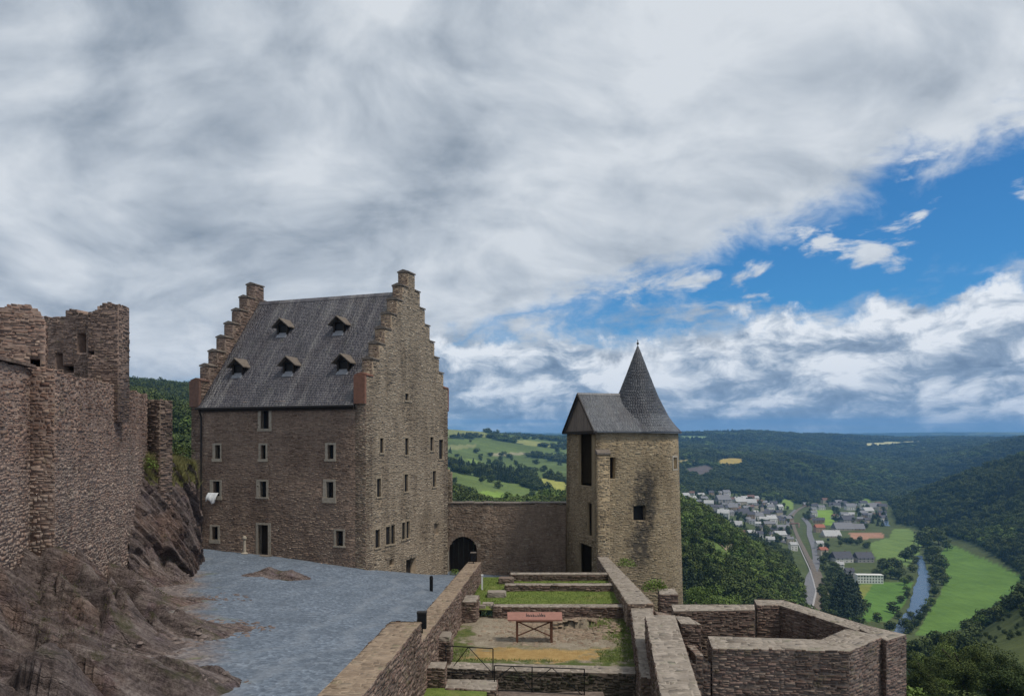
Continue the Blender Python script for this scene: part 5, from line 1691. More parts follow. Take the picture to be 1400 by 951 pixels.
# ------------------------------------------------------------------ terrace
def sheet(name, x0, x1, y0, y1, zf, mt, nx=40, ny=40, kind='structure', amp=.03, seed=0):
    xs = np.linspace(x0, x1, nx); ys = np.linspace(y0, y1, ny); X, Y = np.meshgrid(xs, ys, indexing='ij')
    Z = (zf(X, Y) if callable(zf) else np.full(X.shape, zf)) + fbm(X * .9, Y * .9, 4, seed) * amp
    V = np.stack([X, Y, Z], -1).reshape(-1, 3); i, j = np.meshgrid(np.arange(nx - 1), np.arange(ny - 1), indexing='ij'); a = (i * ny + j).ravel()
    return obj(name, V, np.stack([a, a + ny, a + ny + 1, a + 1], 1), mt, smooth=True, kind=kind)


TZ = -8.85
def court_z(x, y):
    bump_ = np.exp(-((x - 3.4) / 1.9) ** 2 - ((y - 36.8) / 1.3) ** 2) * (.22 + .30 * facets(x * .8, y * 1.1, 33) + .14 * facets(x * 2.1, y * 2.6, 34))
    return TZ + bump_ + .15 * np.exp(-((x + 1.2) / 1.2) ** 2 - ((y - 37.5) / 1.2) ** 2)
sheet('sandy_court', -3.4, 6.2, 30.4, 39.4, court_z, M['court'], 120, 110, amp=.06, seed=3)
sheet('upper_lawn', -3.2, 6.4, 39.0, 48.5, -8.42, M['grass'], 80, 80, amp=.05, seed=5)
sheet('lower_lawn', -4.6, 5.2, 14, 30.2, -11.2, M['grass'], 50, 60, amp=.08, seed=6)
sheet('lower_lawn', -3.6, -.9, 20, 28.05, -8.93, M['grass'], 30, 40, amp=.06, seed=8)


def grass_tufts(name, label, n, fx, mt, h=(.05, .13), seed=1):
    rng = np.random.default_rng(seed); P = fx(rng, n); n = len(P)
    a = rng.uniform(0, 6.28, n); hh = rng.uniform(h[0], h[1], n); w = np.minimum(hh * .16, .016)
    d = np.stack([np.cos(a), np.sin(a), 0 * a], 1); l = rng.normal(size=(n, 3)) * .45; l[:, 2] = 1; l *= hh[:, None]
    V = np.stack([P - d * w[:, None], P + d * w[:, None], P + l], 1).reshape(-1, 3)
    o = obj(name, V, np.arange(3 * n).reshape(n, 3), mt, kind='stuff'); o['label'] = label; o['category'] = 'grass'


def fx_up(rng, n):
    x = rng.uniform(-2.4, 5.6, n); y = rng.uniform(39.7, 48.3, n); return np.stack([x, y, -8.42 + fbm(x * .9, y * .9, 4, 5) * .05 - .01], 1)
grass_tufts('lawn_grass', 'short mown grass of the upper lawn strips', 30000, fx_up, M['blade'], (.03, .09), 1)
def fx_ct(rng, n):
    x = rng.uniform(-3, 5.6, n); y = rng.uniform(31.2, 38.6, n)
    k = (y < 32.9 + fbm(x, y, 3, 2) * .8) & ~((np.abs(y - 32.3) < .95 + fbm(x * .7, y * .7, 3, 5) * .5) & (np.abs(x - .9) < 2.7)) | (x > 4.5 + fbm(x, y, 3, 7) * .8)
    x, y = x[k], y[k]; return np.stack([x, y, court_z(x, y) + fbm(x * .9, y * .9, 4, 3) * .06 - .01], 1)
grass_tufts('court_grass', 'thin scruffy grass round the edges of sandy court', 24000, fx_ct, M['blade'], (.04, .12), 2)
def fx_rk(rng, n):
    P = crag_point(rng.uniform(.12, .85, n), .80 + .55 * rng.uniform(0, 1, n) ** .8); k = fbm(P[:, 0] * 1.5, P[:, 1] * 1.5, 3, 4) > -.12 - 2.0 * np.clip(P[:, 2] + 1.6, -.1, .3); return P[k]
grass_tufts('rock_grass', 'yellowish long grass growing on top of the rock beside the house', 45000, fx_rk, M['dry_blade'], (.14, .48), 3)
def fx_rk2(rng, n):
    x = rng.uniform(-20, -9, n); y = rng.uniform(18, 44, n); z = rock_z(x, y)
    k = (fbm(x * .5, y * .5, 4, 14) > .24) & (z > gravel_z(x, y) + .05); x, y, z = x[k], y[k], z[k]; return np.stack([x, y, z - .03], 1)
grass_tufts('rock_grass', 'sparse tufts of grass in the cracks of the rock slope', 30000, fx_rk2, M['moss_blade'], (.03, .10), 4)

def scree(n, seed):
    rng = np.random.default_rng(seed); x = rng.uniform(-18, -6.5, n); y = rng.uniform(16, 46, n); gzv = gravel_z(x, y); rz = rock_z(x, y)
    edge_ = rz - gzv
    k = (edge_ > -.14) & (edge_ < .5) & (rng.uniform(size=n) < np.exp(-np.abs(edge_ + .1) * 2.2)); x, y, gzv, rz = x[k], y[k], gzv[k], rz[k]; n = len(x)
    z = np.maximum(gzv, rz); r = .025 + .10 * rng.uniform(0, 1, n) ** 4
    base = np.array([(-1, -1, -.3), (1, -1, -.3), (1, 1, -.3), (-1, 1, -.3), (-.7, -.6, .6), (.6, -.7, .7), (.7, .6, .5), (-.6, .7, .6)], float)
    t = rng.uniform(0, 6.28, n); V = base[None] * (1 + rng.normal(size=(n, 8, 3)) * .22) * np.array((1.25, .8, .6)) * r[:, None, None]
    c_, s_ = np.cos(t)[:, None], np.sin(t)[:, None]
    V = np.stack([V[..., 0] * c_ - V[..., 1] * s_, V[..., 0] * s_ + V[..., 1] * c_, V[..., 2]], -1) + np.stack([x, y, z], 1)[:, None]
    fb_ = np.array([[4, 5, 6, 7], [0, 1, 5, 4], [1, 2, 6, 5], [2, 3, 7, 6], [3, 0, 4, 7]])
    o = obj('scree', V.reshape(-1, 3), (fb_[None] + np.arange(n)[:, None, None] * 8).reshape(-1, 4), M['scree'], kind='stuff'); o['label'] = 'loose slate chips along the foot of the rock'; o['category'] = 'stones'
scree(5000, 9)


def court_stones(n, seed):
    rng = np.random.default_rng(seed); x = rng.normal(2.6, 1.7, n); y = rng.normal(36.6, 1.2, n); k = (x > -2.6) & (x < 5.4) & (y > 31.2) & (y < 38.4); x, y = x[k], y[k]; n = len(x)
    z = court_z(x, y) + fbm(x * .9, y * .9, 4, 3) * .06; r = .02 + .11 * rng.uniform(0, 1, n) ** 5
    base = np.array([(-1, -1, -.3), (1, -1, -.3), (1, 1, -.3), (-1, 1, -.3), (-.7, -.6, .6), (.6, -.7, .7), (.7, .6, .5), (-.6, .7, .6)], float)
    V = base[None] * (1 + rng.normal(size=(n, 8, 3)) * .25) * np.array((1.2, .9, .6)) * r[:, None, None] + np.stack([x, y, z], 1)[:, None]
    fb_ = np.array([[4, 5, 6, 7], [0, 1, 5, 4], [1, 2, 6, 5], [2, 3, 7, 6], [3, 0, 4, 7]])
    o = obj('court_pebbles', V.reshape(-1, 3), (fb_[None] + np.arange(n)[:, None, None] * 8).reshape(-1, 4), M['coping_warm'], kind='stuff'); o['label'] = 'small stones scattered over the sandy court'; o['category'] = 'stones'


court_stones(3500, 21)

near = lambda c: c[:, 2] > -12
Q4 = lambda pts, z: [np.array(atz(u, v, z)) for u, v in pts]

# left parapets (top corners counter-clockwise seen from above: near-left, near-right, far-right, far-left)
pn = thing('parapet_wall', (-3.6, 20, -7), 'low wide parapet wall nearest the camera beside the blue gravel', 'wall')
zz = -5.95
wall_quad(pn, [(-4.85, 13.5, zz + .1), (-3.75, 13.5, zz + .1), (-3.02, 25.6, zz), (-4.05, 25.6, zz)], -10.5, '123', mt_top=M['coping_warm'], ind=120, vis=near, size=(.2, .42))
pf = thing('parapet_wall', (-3, 38, -8), 'long narrow parapet wall running towards the arched gate', 'wall')
wall_quad(pf, [(-4.02, 26.6, -7.0), (-3.2, 26.6, -7.0), (-1.87, 46.7, -7.2), (-2.67, 46.7, -7.2)], -10.5, '0123', mt_top=M['coping_warm'], ind=120, vis=near, size=(.22, .45))
pb_ = thing('stone_pier', (-2.3, 38, -8.8), 'square stone pier built against the inside of long parapet', 'pier')
wall_quad(pb_, [(-2.75, 37.6, -7.75), (-1.75, 37.6, -7.75), (-1.68, 39.3, -7.75), (-2.5, 39.3, -7.75)], -9, '0123', ind=10, size=(.3, .5))
pw = thing('marker_post', (-1.72, 44.2, -8.45), 'thin white post beside the far end of long parapet', 'post')
MB().box((-1.72, 44.2, -8.45), .09, .09, .86).build('shaft', M['white'], pw)
MB().box((-1.72, 44.2, -7.59), .13, .13, .05).build('cap', M['white'], pw)

# floor-level cross walls of the vanished rooms
def cross(label, x0, x1, y0, y1, zt, zb, skew=0.0, ind=40):
    o = thing('low_wall', ((x0 + x1) / 2, (y0 + y1) / 2, zb), label, 'wall')
    wall_quad(o, [(x0, y0, zt), (x1, y0 + skew, zt), (x1, y1 + skew, zt), (x0, y1, zt)], zb, '0123', ind=ind, size=(.25, .5), top_ind=True)
    return o
cross('low retaining wall between the sandy court and lawn', -.95, 5.75, 38.6, 39.35, -8.22, -9.4)
cross('middle low wall crossing the lawn', -.4, 6.0, 43.75, 44.45, -8.08, -9.2)
cross('farthest low wall at the back edge of lawn', -.1, 6.1, 47.1, 47.8, -8.02, -10)
wp = thing('low_wall', (1.2, 30.5, -10), 'retaining wall with pale curb in front of the sandy court', 'wall')
wall_quad(wp, [(-2.6, 30.0, -8.80), (4.75, 29.55, -8.86), (4.9, 30.5, -8.86), (-2.6, 30.95, -8.80)], -13, '0', mt_stone=M['mossy'], ind=80, vis=near, size=(.25, .5))


def rough_stone(name, c, sx, sy, sz, mt, label, cat, seed, group=None, rot=0):
    """weathered block: rounded, uneven, thing of its own"""
    rng = np.random.default_rng(seed); n = 7; v = []; f = []
    g = np.linspace(-1, 1, n); idx = {}
    for i in range(n):
        for j in range(n):
            for k in range(n):
                if max(abs(g[i]), abs(g[j]), abs(g[k])) < .999: continue
                p = np.array((g[i], g[j], g[k])); r = np.linalg.norm(p); q = p * (.78 + .22 / max(r, .6))
                q = q * (1 + rng.normal(size=3) * .035)
                idx[i, j, k] = len(v); v.append((q[0] * sx / 2, q[1] * sy / 2, (q[2] + 1) * sz / 2))
    for a in range(n - 1):
        for b in range(n - 1):
            for w, s in ((0, 1), (n - 1, 0)):
                for perm in (lambda w, a, b: (w, a, b), lambda w, a, b: (a, b, w), lambda w, a, b: (b, w, a)):
                    q = [idx[perm(w, a, b)], idx[perm(w, a + 1, b)], idx[perm(w, a + 1, b + 1)], idx[perm(w, a, b + 1)]]
                    f.append(q if not s else q[::-1])
    V = np.array(v); cr, sr = math.cos(rot), math.sin(rot); V = np.stack([V[:, 0] * cr - V[:, 1] * sr, V[:, 0] * sr + V[:, 1] * cr, V[:, 2]], 1) + np.array(c)
    o = obj(name, V, f, mt, origin=c)
    tag(o, label, cat, group)
    return o


rough_stone('flat_stone', (-.85, 42.4, -8.55), 1.05, .8, .42, M['coping'], 'flat rounded stone lying on lawn left of the middle low wall', 'stone', 1)
rough_stone('stone_block', (-.35, 46.3, -8.55), .95, .8, .5, M['bastion'], 'dark stone block on lawn near the farthest low wall', 'stone', 2)
for k, (x, y, s) in enumerate([(-1.9, 40.3, .5), (-1.25, 40.0, .6), (-.85, 39.5, .55), (-1.6, 39.4, .5)]):
    rough_stone('edging_stone', (x, y, -8.55), s, s * .7, .28, M['coping'], ['leftmost loose edging stone beside the parapet pier', 'second loose edging stone from the parapet pier, on the lawn edge', 'loose edging stone touching the end of court retaining wall', 'loose edging stone nearest the sandy court corner'][k], 'stone', 5 + k, 'edging stones')
# masonry blocks and steps at the lower left corner of the terrace
b1 = thing('stone_block_wall', (-3.2, 28.4, -9), 'dark squat masonry block below the near parapet, topped with mortar', 'wall')
wall_quad(b1, [(-4.1, 28.0, -8.2), (-2.45, 28.0, -8.2), (-2.45, 28.9, -8.2), (-4.1, 28.9, -8.2)], -10.5, '0123', ind=30, size=(.25, .5))
b2 = thing('stone_step', (-1.5, 28.4, -9.5), 'low stone step in front of the railing', 'step')
wall_quad(b2, [(-2.42, 27.8, -8.86), (-.55, 27.6, -8.86), (-.55, 28.8, -8.86), (-2.42, 28.9, -8.86)], -10.5, '0123', ind=30, size=(.3, .55))
b3 = thing('stone_pillar', (-3.0, 31.4, -9), 'dark rounded stub of a stone pillar beside the railing', 'pillar')
wall_quad(b3, [(-3.5, 30.6, -7.9), (-2.45, 30.6, -7.9), (-2.45, 31.7, -7.9), (-3.5, 31.7, -7.9)], -9.6, '0123', ind=16, tops=False)
V_ = rough_stone('pillar_top', (-2.97, 31.15, -7.93), 1.0, 1.0, .22, M['coping'], 'pale flat slab lying on the pillar stub', 'stone', 12)

# right terrace walls
r1 = thing('terrace_wall', (6.2, 44, -9), 'right terrace wall climbing towards the tower', 'wall')
wall_quad(r1, [(5.55, 36.9, -7.7), (6.80, 36.9, -7.7), (6.95, 56.0, -8.25), (6.20, 56.0, -8.25)], -14, '0123', ind=90, vis=near, size=(.25, .5), mt_stone=M['curtain'])
r2 = thing('terrace_wall', (5.4, 31, -9), 'lower ledge wall along the right edge of sandy court', 'wall')
wall_quad(r2, [(4.35, 26.0, -7.95), (4.75, 26.0, -7.95), (6.85, 37.3, -7.9), (5.75, 37.3, -7.9)], -14, '0123', ind=90, vis=near, size=(.22, .45))
r3 = thing('terrace_wall', (5, 25, -9), 'broad pale topped wall at the bottom of the view between court and bastion', 'wall')
wall_quad(r3, [(3.35, 15.5, -6.9), (4.40, 15.5, -6.9), (6.55, 30.9, -6.9), (5.36, 30.9, -6.9)], -16, '0123', ind=130, vis=near, size=(.22, .5))
r4 = thing('wall_stub', (7, 30, -9), 'short pale stub projecting from the broad wall towards bastion', 'wall')
wall_quad(r4, [(6.50, 29.55, -6.93), (7.25, 29.45, -6.93), (7.05, 30.7, -6.93), (6.54, 30.86, -6.93)], -16, '012', ind=10, vis=near, size=(.25, .45))

# bastion: ring of wall segments under flat mortared tops
bas = thing('bastion_ruin', (10.5, 30, -10), 'roofless polygonal bastion with pale flat wall tops above the valley', 'bastion')
zB = -7.0
P_ = lambda u, v, z=zB: atz(u, v, z)
segs = [
    ([P_(974, 886), P_(1161, 890), P_(1122, 874), P_(968, 869)], '023'),
    ([P_(1161, 890), P_(1210, 870), P_(1157, 859), P_(1122, 874)], '02'),
    ([P_(1212, 875, zB - .004), P_(1239, 867, zB - .004), P_(1187, 855, zB - .004), P_(1173, 858.5, zB - .004)], '013'),
    ([P_(1187, 855, zB - .01), P_(1072, 820, zB - .01), P_(1066, 827, zB - .01), P_(1172, 861.5, zB - .01)], '02'),
    ([P_(1072, 820, zB), P_(1031, 819, zB), P_(1035, 827, zB), P_(1066, 827, zB)], '023'),
    ([P_(1031, 826, zB - .05), P_(918, 826, zB - .05), P_(921, 835, zB - .05), P_(1032, 833.5, zB - .05)], '02'),
]
for k, (q, sd) in enumerate(segs):
    wall_quad(bas, q, -26, sd, ind=(110, 60, 30, 40, 15, 30)[k], vis=lambda c: (c[:, 2] > -10.5), size=(.22, .48), hr=(.05, .13), wr=(.11, .38), dep=(.0, .038))
# broken lower part of the front, stepping from the stub to the strip
for k, (u0, u1, z) in enumerate([(938, 952, -7.55), (952, 962, -7.25), (962, 972, -7.55)]):
    a, b = atz(u0, 886, zB), atz(u1, 886, zB)
    wall_quad(bas, [(a[0], a[1] + .05, z), (b[0], b[1] + .05, z), (b[0], b[1] + 1.4, z), (a[0], a[1] + 1.4, z)], -26, '0123', ind=12, vis=near, size=(.2, .4), mt_top=M['bastion'])
sheet('bastion_floor', 6, 14.6, 26.2, 34.5, -13.5, M['rock'], 50, 50, amp=.5, seed=12)
bo = thing('wall_stub', (8.8, 36, -10), 'broken dark masonry between the tower foot and bastion', 'wall')
wall_quad(bo, [(6.9, 35.2, -8.1), (8.2, 34.2, -8.2), (9.2, 39.0, -8.9), (7.3, 39.5, -8.6)], -20, '0123', ind=30, vis=near, size=(.25, .5), mt_top=M['bastion'])
b5 = thing('wall_block', (10, 39, -10), 'small flat topped masonry block below the tower foot', 'wall')
wall_quad(b5, [tuple(ray(902, 812, 40) * 1), tuple(ray(927, 812, 40)), tuple(ray(922, 804, 41.5)), tuple(ray(900, 804, 41.5))], -20, '0123', ind=10, size=(.3, .5))

# ------------------------------------------------------------------ small things in the court
ib = thing('information_table', ray(731, 878, 34), 'sloping terracotta information table on crossed brown legs', 'table')
ix0, ix1 = ray(694, 848, 34)[0], ray(769, 848, 34)[0]
zt_, zf_ = ray(0, 846.5, 34)[2], ray(0, 836, 34.75)[2]
MB().hexa([(ix0, 34.0, zt_ - .07), (ix1, 34.0, zt_ - .07), (ix1 + .02, 34.75, zf_ - .07), (ix0 - .02, 34.75, zf_ - .07), (ix0, 34.0, zt_), (ix1, 34.0, zt_), (ix1 + .02, 34.75, zf_), (ix0 - .02, 34.75, zf_)]).build('panel', M['terracotta'], ib)
zg = TZ - .12
lx = [ray(707, 0, 34.2)[0], ray(754, 0, 34.2)[0]]
for x in lx:
    MB().box((x, 34.15, zg), .1, .1, zt_ - .06 - zg).build('leg', M['rust'], ib)
    MB().box((x, 34.62, zg), .1, .1, zf_ - .1 - zg).build('leg', M['rust'], ib)
for a, b in (((lx[0], .40), (lx[1], -.10)), ((lx[0], -.28), (lx[1] - .35, -.02 + .0))):
    pass
MB().bar((lx[0], 34.15, zt_ - .12), (lx[1], 34.15, zg + .40), .032, 5).build('brace', M['rust'], ib)
MB().bar((lx[0], 34.15, zg + .42), (lx[1], 34.15, zt_ - .12), .032, 5).build('brace', M['rust'], ib)
MB().box(((lx[0] + lx[1]) / 2, 34.15, zt_ - .15), lx[1] - lx[0], .07, .08).build('rail', M['rust'], ib)
# dark lettering in the middle of the panel, too small to read in the photograph
tm = MB(); x = ray(719.5, 0, 34.4)[0]; rr_ = random.Random(3)
slp = (zf_ - zt_) / .75
for k in range(9):
    w = rr_.uniform(.06, .10); hgt = (.34, .24, .24, .26, .14, .24, .34, .34, .24)[k]
    y0 = 34.27; zb0 = zt_ + (y0 - 34.0) * slp + .006; zb1 = zt_ + (y0 + hgt - 34.0) * slp + .006
    tm.add([(x, y0, zb0), (x + w * .45, y0, zb0), (x + w * .4, y0 + hgt, zb1), (x, y0 + hgt, zb1)], [(0, 1, 2, 3)])
    tm.add([(x + w * .4, y0 + .03, zb0 + .004), (x + w, y0 + .03, zb0 + .004), (x + w, y0 + .03 + hgt * .5, zb0 + .004 + hgt * .5 * slp), (x + w * .4, y0 + .03 + hgt * .5, zb0 + .004 + hgt * .5 * slp)], [(0, 1, 2, 3)])
    x += w + .022
tm.build('lettering', M['ink'], ib)


def railing(label, P, Q, h, posts, diags, loc):
    o = thing('railing', loc, label, 'railing')
    P = np.array(P); Q = np.array(Q); up = np.array((0, 0, 1.0)); at = lambda t: P + (Q - P) * t
    MB().bar(P, Q, .021, 6).build('top_rail', M['metal'], o)
    MB().bar(P - up * h, Q - up * h, .017, 6).build('bottom_rail', M['metal'], o)
    for t, l in posts: MB().bar(at(t), at(t) - up * l, .021, 6).build('post', M['metal'], o)
    for a, za, b, zb_ in diags: MB().bar(at(a) - up * za, at(b) - up * zb_, .016, 5).build('brace', M['metal'], o)
    return o


railing('upper black iron railing with crossed brace beside the pillar stub', ray(607, 882, 29.3), ray(674, 886, 29.1), 1.0, [(1.0, 1.1), (.04, 1.0)], [(.50, 0, .2, .75), (.50, 0, 1.0, .95)], ray(640, 922, 29.2))
railing('long black iron railing below the sandy court', ray(676, 909, 28.6), ray(799, 914, 28.4), .92, [(0.0, 1.0), (.42, .95), (1.0, 1.0)], [(.2, 0, .44, .95), (.64, 0, .97, .95), (.2, 0, .02, .5), (.64, 0, .45, .5)], ray(738, 950, 28.5))
sheet('railing_ledge', -.5, 3.4, 28.0, 28.75, -9.28, M['mortar_dark'], 30, 12, amp=.05, seed=15)

gz = float(gravel_z(-4.75, 45.2))
bl = thing('bollard', (-4.75, 45.2, gz), 'slim black bollard on the gravel beside the parapet', 'bollard')
MB().lathe((-4.75, 45.2, gz - .02), [(.10, 0), (.10, .86), (.085, .92), (.03, .95)], 12).build('shaft', M['metal'], bl)
MB().lathe((-4.75, 45.2, gz - .02), [(.105, .74), (.112, .75), (.112, .80), (.105, .81)], 12).build('band', M['pipe'], bl)


def floodlight(c, w, h, label, pale=False):
    o = thing('floodlight', c, label, 'lamp')
    MB().box(c, .06, .06, h * .3).build('stem', M['metal'], o)
    c2 = np.array(c) + np.array((0, 0, h * .22))
    q = MB(); q.box(c2, w, w * .7, h * .7); q.build('housing', M['metal'], o)
    MB().box(c2 + np.array((0, 0, h * .7)), w * 1.08, w * .8, h * .09).build('lid', M['cap'] if pale else M['pipe'], o)
    MB().box(c2 + np.array((w * .0, w * .36, h * .12)), w * .8, .02, h * .45).build('lens', M['glass'], o)


floodlight((-3.02, 25.75, -6.35), .30, .72, 'black floodlight box at the end of near parapet')
floodlight((-2.32, 46.1, -7.2), .32, .68, 'black floodlight with pale lid at the far end of long parapet', True)

# white cloth over a window sill, and the pale stand beside the door
o_, i_ = frects[4]
vs = []; fs = []
nx_, nz_ = 10, 9
for i in range(nx_):
    for j in range(nz_):
        s = o_[0] - .10 + (i_[1] - o_[0] + .0) * i / (nx_ - 1); q = j / (nz_ - 1)
        out = .06 + .24 * math.sin(min(1, q * 1.3) * 1.5) + .05 * math.sin(i * 1.9 + q * 3); z = i_[2] + .22 - .62 * q + .16 * math.sin(i * .8) * q
        vs.append(front.pt(s, z, out))
for i in range(nx_ - 1):
    for j in range(nz_ - 1): fs.append((i * nz_ + j, (i + 1) * nz_ + j, (i + 1) * nz_ + j + 1, i * nz_ + j + 1))
cl = obj('white_cloth', vs, fs, M['white'], smooth=True, origin=front.pt(o_[0] + .3, i_[2], .1))
md = cl.modifiers.new('thick', 'SOLIDIFY'); md.thickness = .02
tag(cl, 'white cloth hanging out over a sill of the left house windows', 'cloth')
ds, dz_ = front.sz(342 - .5, 752)
dc = front.pt(ds, 0, .55); dc[2] = float(gravel_z(dc[0], dc[1])) - .02
st_ = thing('lamp_stand', dc, 'pale stand with white round top left of the house door', 'lamp')
MB().lathe(dc, [(.22, 0), (.24, .08), (.12, .14), (.09, .7), (.10, .95)], 12).build('pedestal', M['quoin'], st_)
MB().lathe(dc, [(.06, .95), (.12, 1.0), (.155, 1.09), (.13, 1.2), (.04, 1.25)], 12).build('globe', M['quoin'], st_)
# doorstep
dr = frects[8][0]
MB().hexa([front.pt(dr[0] - .2, -8.2, .75), front.pt(dr[1] + .2, -8.2, .75), front.pt(dr[1] + .2, -8.2, .06), front.pt(dr[0] - .2, -8.2, .06), front.pt(dr[0] - .2, dr[2] + .06, .75), front.pt(dr[1] + .2, dr[2] + .06, .75), front.pt(dr[1] + .2, dr[2] + .06, .06), front.pt(dr[0] - .2, dr[2] + .06, .06)]).build('doorstep', M['cap'], house)

# plants on the walls
def shrub(label, c, r, n, mt, seed, name='wall_shrub'):
    rng = np.random.default_rng(seed); d = rng.normal(size=(n, 3)); d /= np.linalg.norm(d, axis=1)[:, None]; d[:, 2] = np.abs(d[:, 2]) * .8
    P = np.array(c) + d * (rng.uniform(.2, 1, n) ** .5)[:, None] * r
    o = thing(name, c, label, 'plant'); v, f = leaf_quads(P, .055, rng); obj('foliage', v, f, mt, o)
    s = MB()
    for k in range(5): s.bar(c, np.array(c) + d[k] * r * .8, .012, 4)
    s.build('stem', M['bark'], o)


shrub('bright green shrub at the foot of tower beside the wall', ray(896, 806, 41.5), .75, 700, M['leaf_light'], 3)
shrub('small green plants on the wall below the sooty tower window', ray(856, 773, 52), .7, 420, M['leaf_light'], 4)
shrub('weeds hanging from the rock edge beside the dark pier', ray(196, 640, 41), .8, 420, M['leaf_light'], 6)
shrub('small bush on the rock top beside the house corner', ray(248, 622, 46), .8, 420, M['leaf'], 7)
shrub('green tuft of weeds by the arched gateway', ray(622, 784, 62.5), .5, 260, M['leaf_light'], 8)

# ------------------------------------------------------------------ trees that stand apart
def tz(x, y): return float(terrain_z(np.array([x]), np.array([y]))[0])


def near_tree(kind, i, u, vtop, D, label, wide=1.0, minh=6):
    x = (u - U0) / F * D; z = tz(x, D); top = -(vtop - V0) / F * D
    tree(kind, i, (x, D, z - .2), max(minh, top - z), label, 'trees below the bastion', wide=wide)


near_tree('near', 0, 1318, 862, 92, 'big dark green tree below the bastion, tallest of the near trees', 1.15)
near_tree('near', 1, 1385, 885, 80, 'spreading green tree at the right edge below the meadow', 1.15)
near_tree('near', 2, 1262, 880, 100, 'green tree partly hidden behind the bastion corner', 1.1)
near_tree('near_light', 0, 1275, 922, 58, 'bright light green tree top beside the bastion corner', 1.0)
near_tree('near', 1, 1345, 925, 62, 'dark tree top at the bottom right in front of the tallest tree', 1.1)
near_tree('near_light', 1, 1415, 930, 66, 'yellowish green tree in the lower right corner', 1.1)
near_tree('near', 2, 1360, 872, 130, 'olive green tree between the tallest tree and scrubby slope', 1.1)
near_tree('near_light', 1, 1290, 872, 125, 'pale green tree just above the bastion corner on the meadow edge', .9)
near_tree('near_light', 0, 970, 792, 240, 'light green tree just above the bastion wall right of the tower', 1.2)

# riverside and meadow trees
RV = [(1238, 768, 12, 'round'), (1246, 760, 11, 'round'), (1272, 742, 15, 'round'), (1284, 745, 14, 'tall'), (1262, 748, 15, 'round'), (1276, 765, 14, 'round'), (1285, 780, 13, 'round'), (1280, 792, 13, 'round'),
      (1290, 800, 10, 'round'), (1277, 815, 10, 'round'), (1236, 800, 8, 'light'), (1228, 792, 10, 'round'), (1241, 818, 7, 'round'), (1222, 838, 11, 'round'), (1242, 866, 10, 'round'), (1256, 852, 11, 'round'),
      (1216, 862, 10, 'round'), (1236, 858, 10, 'round'), (1217, 790, 11, 'light'), (1206, 780, 12, 'round'), (1213, 784, 12, 'round'), (1226, 780, 11, 'round'), (1200, 850, 9, 'round'), (1268, 752, 12, 'tall'), (1295, 752, 10, 'round')]
LATER = []     # trees that get their label from the nearest building or tree
LB = ['round tree at the head of the visible river', 'round tree left of the river head', 'large crown right of the river head', 'slim tree at the corner of the big meadow', 'tall crown above the river bend', 'round tree on the right bank near the river head',
      'round tree halfway along the right bank', 'dark round tree on the right bank facing the hotel', 'low round tree on the meadow side of the right bank', 'single round tree on the right bank at the wide river reach', 'small pale tree on the left bank', 'bushy tree between the hotel and the river',
      'small bush at the left waterline', 'round tree on the left bank below the hotel meadow', 'low round tree where the river meets the bastion', 'dark round tree on the right bank at the bottom of the river', 'tree behind the bastion edge left of the river', 'bush at the lowest left river bank',
      'pale tree at the right end of hotel', 'dark tree right behind the hotel', 'round tree between the hotel and the long field', 'tree on the field edge above the left bank', 'round bush on the near edge of hotel meadow', 'slim tree behind the river bend', 'tree at the top corner of the big meadow']
for k, (u, v, hpx, kd) in enumerate(RV):
    p = ground(u, v); h = hpx * p[1] / F * 1.75
    tree(kd, k, p - np.array((0, 0, .3)), h, LB[k], 'trees along the river', wide=1.2)
for k, (u, v, hpx, lab) in enumerate([(1324, 862, 10, 'lone round tree at the near edge of the big meadow'), (1358, 850, 16, 'dark upright tree at the meadow edge, left of two'), (1372, 838, 14, 'leaning dark tree at the meadow edge, right of two'), (1392, 832, 22, 'bushy tree at the right picture edge above scrubby slope')]):
    p = ground(u, v); tree('tall' if k else 'round', k, p - np.array((0, 0, .3)), hpx * p[1] / F * 1.3, lab, 'trees at the meadow edge', wide=1.2)
BANK = [(1268, 758, 9), (1271, 770, 9), (1276, 786, 10), (1275, 800, 8), (1272, 828, 9), (1266, 840, 10), (1248, 782, 8), (1251, 770, 8), (1244, 795, 7), (1239, 810, 7), (1231, 824, 8), (1228, 846, 8), (1250, 858, 10), (1246, 846, 8),
        (1268, 736, 10), (1278, 738, 11), (1290, 744, 10), (1258, 740, 10), (1283, 770, 10), (1288, 790, 9), (1220, 776, 10), (1198, 788, 9), (1233, 786, 8), (1209, 794, 8)]
for k, (u, v, hpx) in enumerate(BANK):
    p = ground(u, v); BT = tree('light' if k % 5 == 4 else 'round', k + 1, p - np.array((0, 0, .3)), hpx * p[1] / F * 1.6, 'tree', 'trees along the river', wide=1.25)
    LATER.append((BT, u, v))
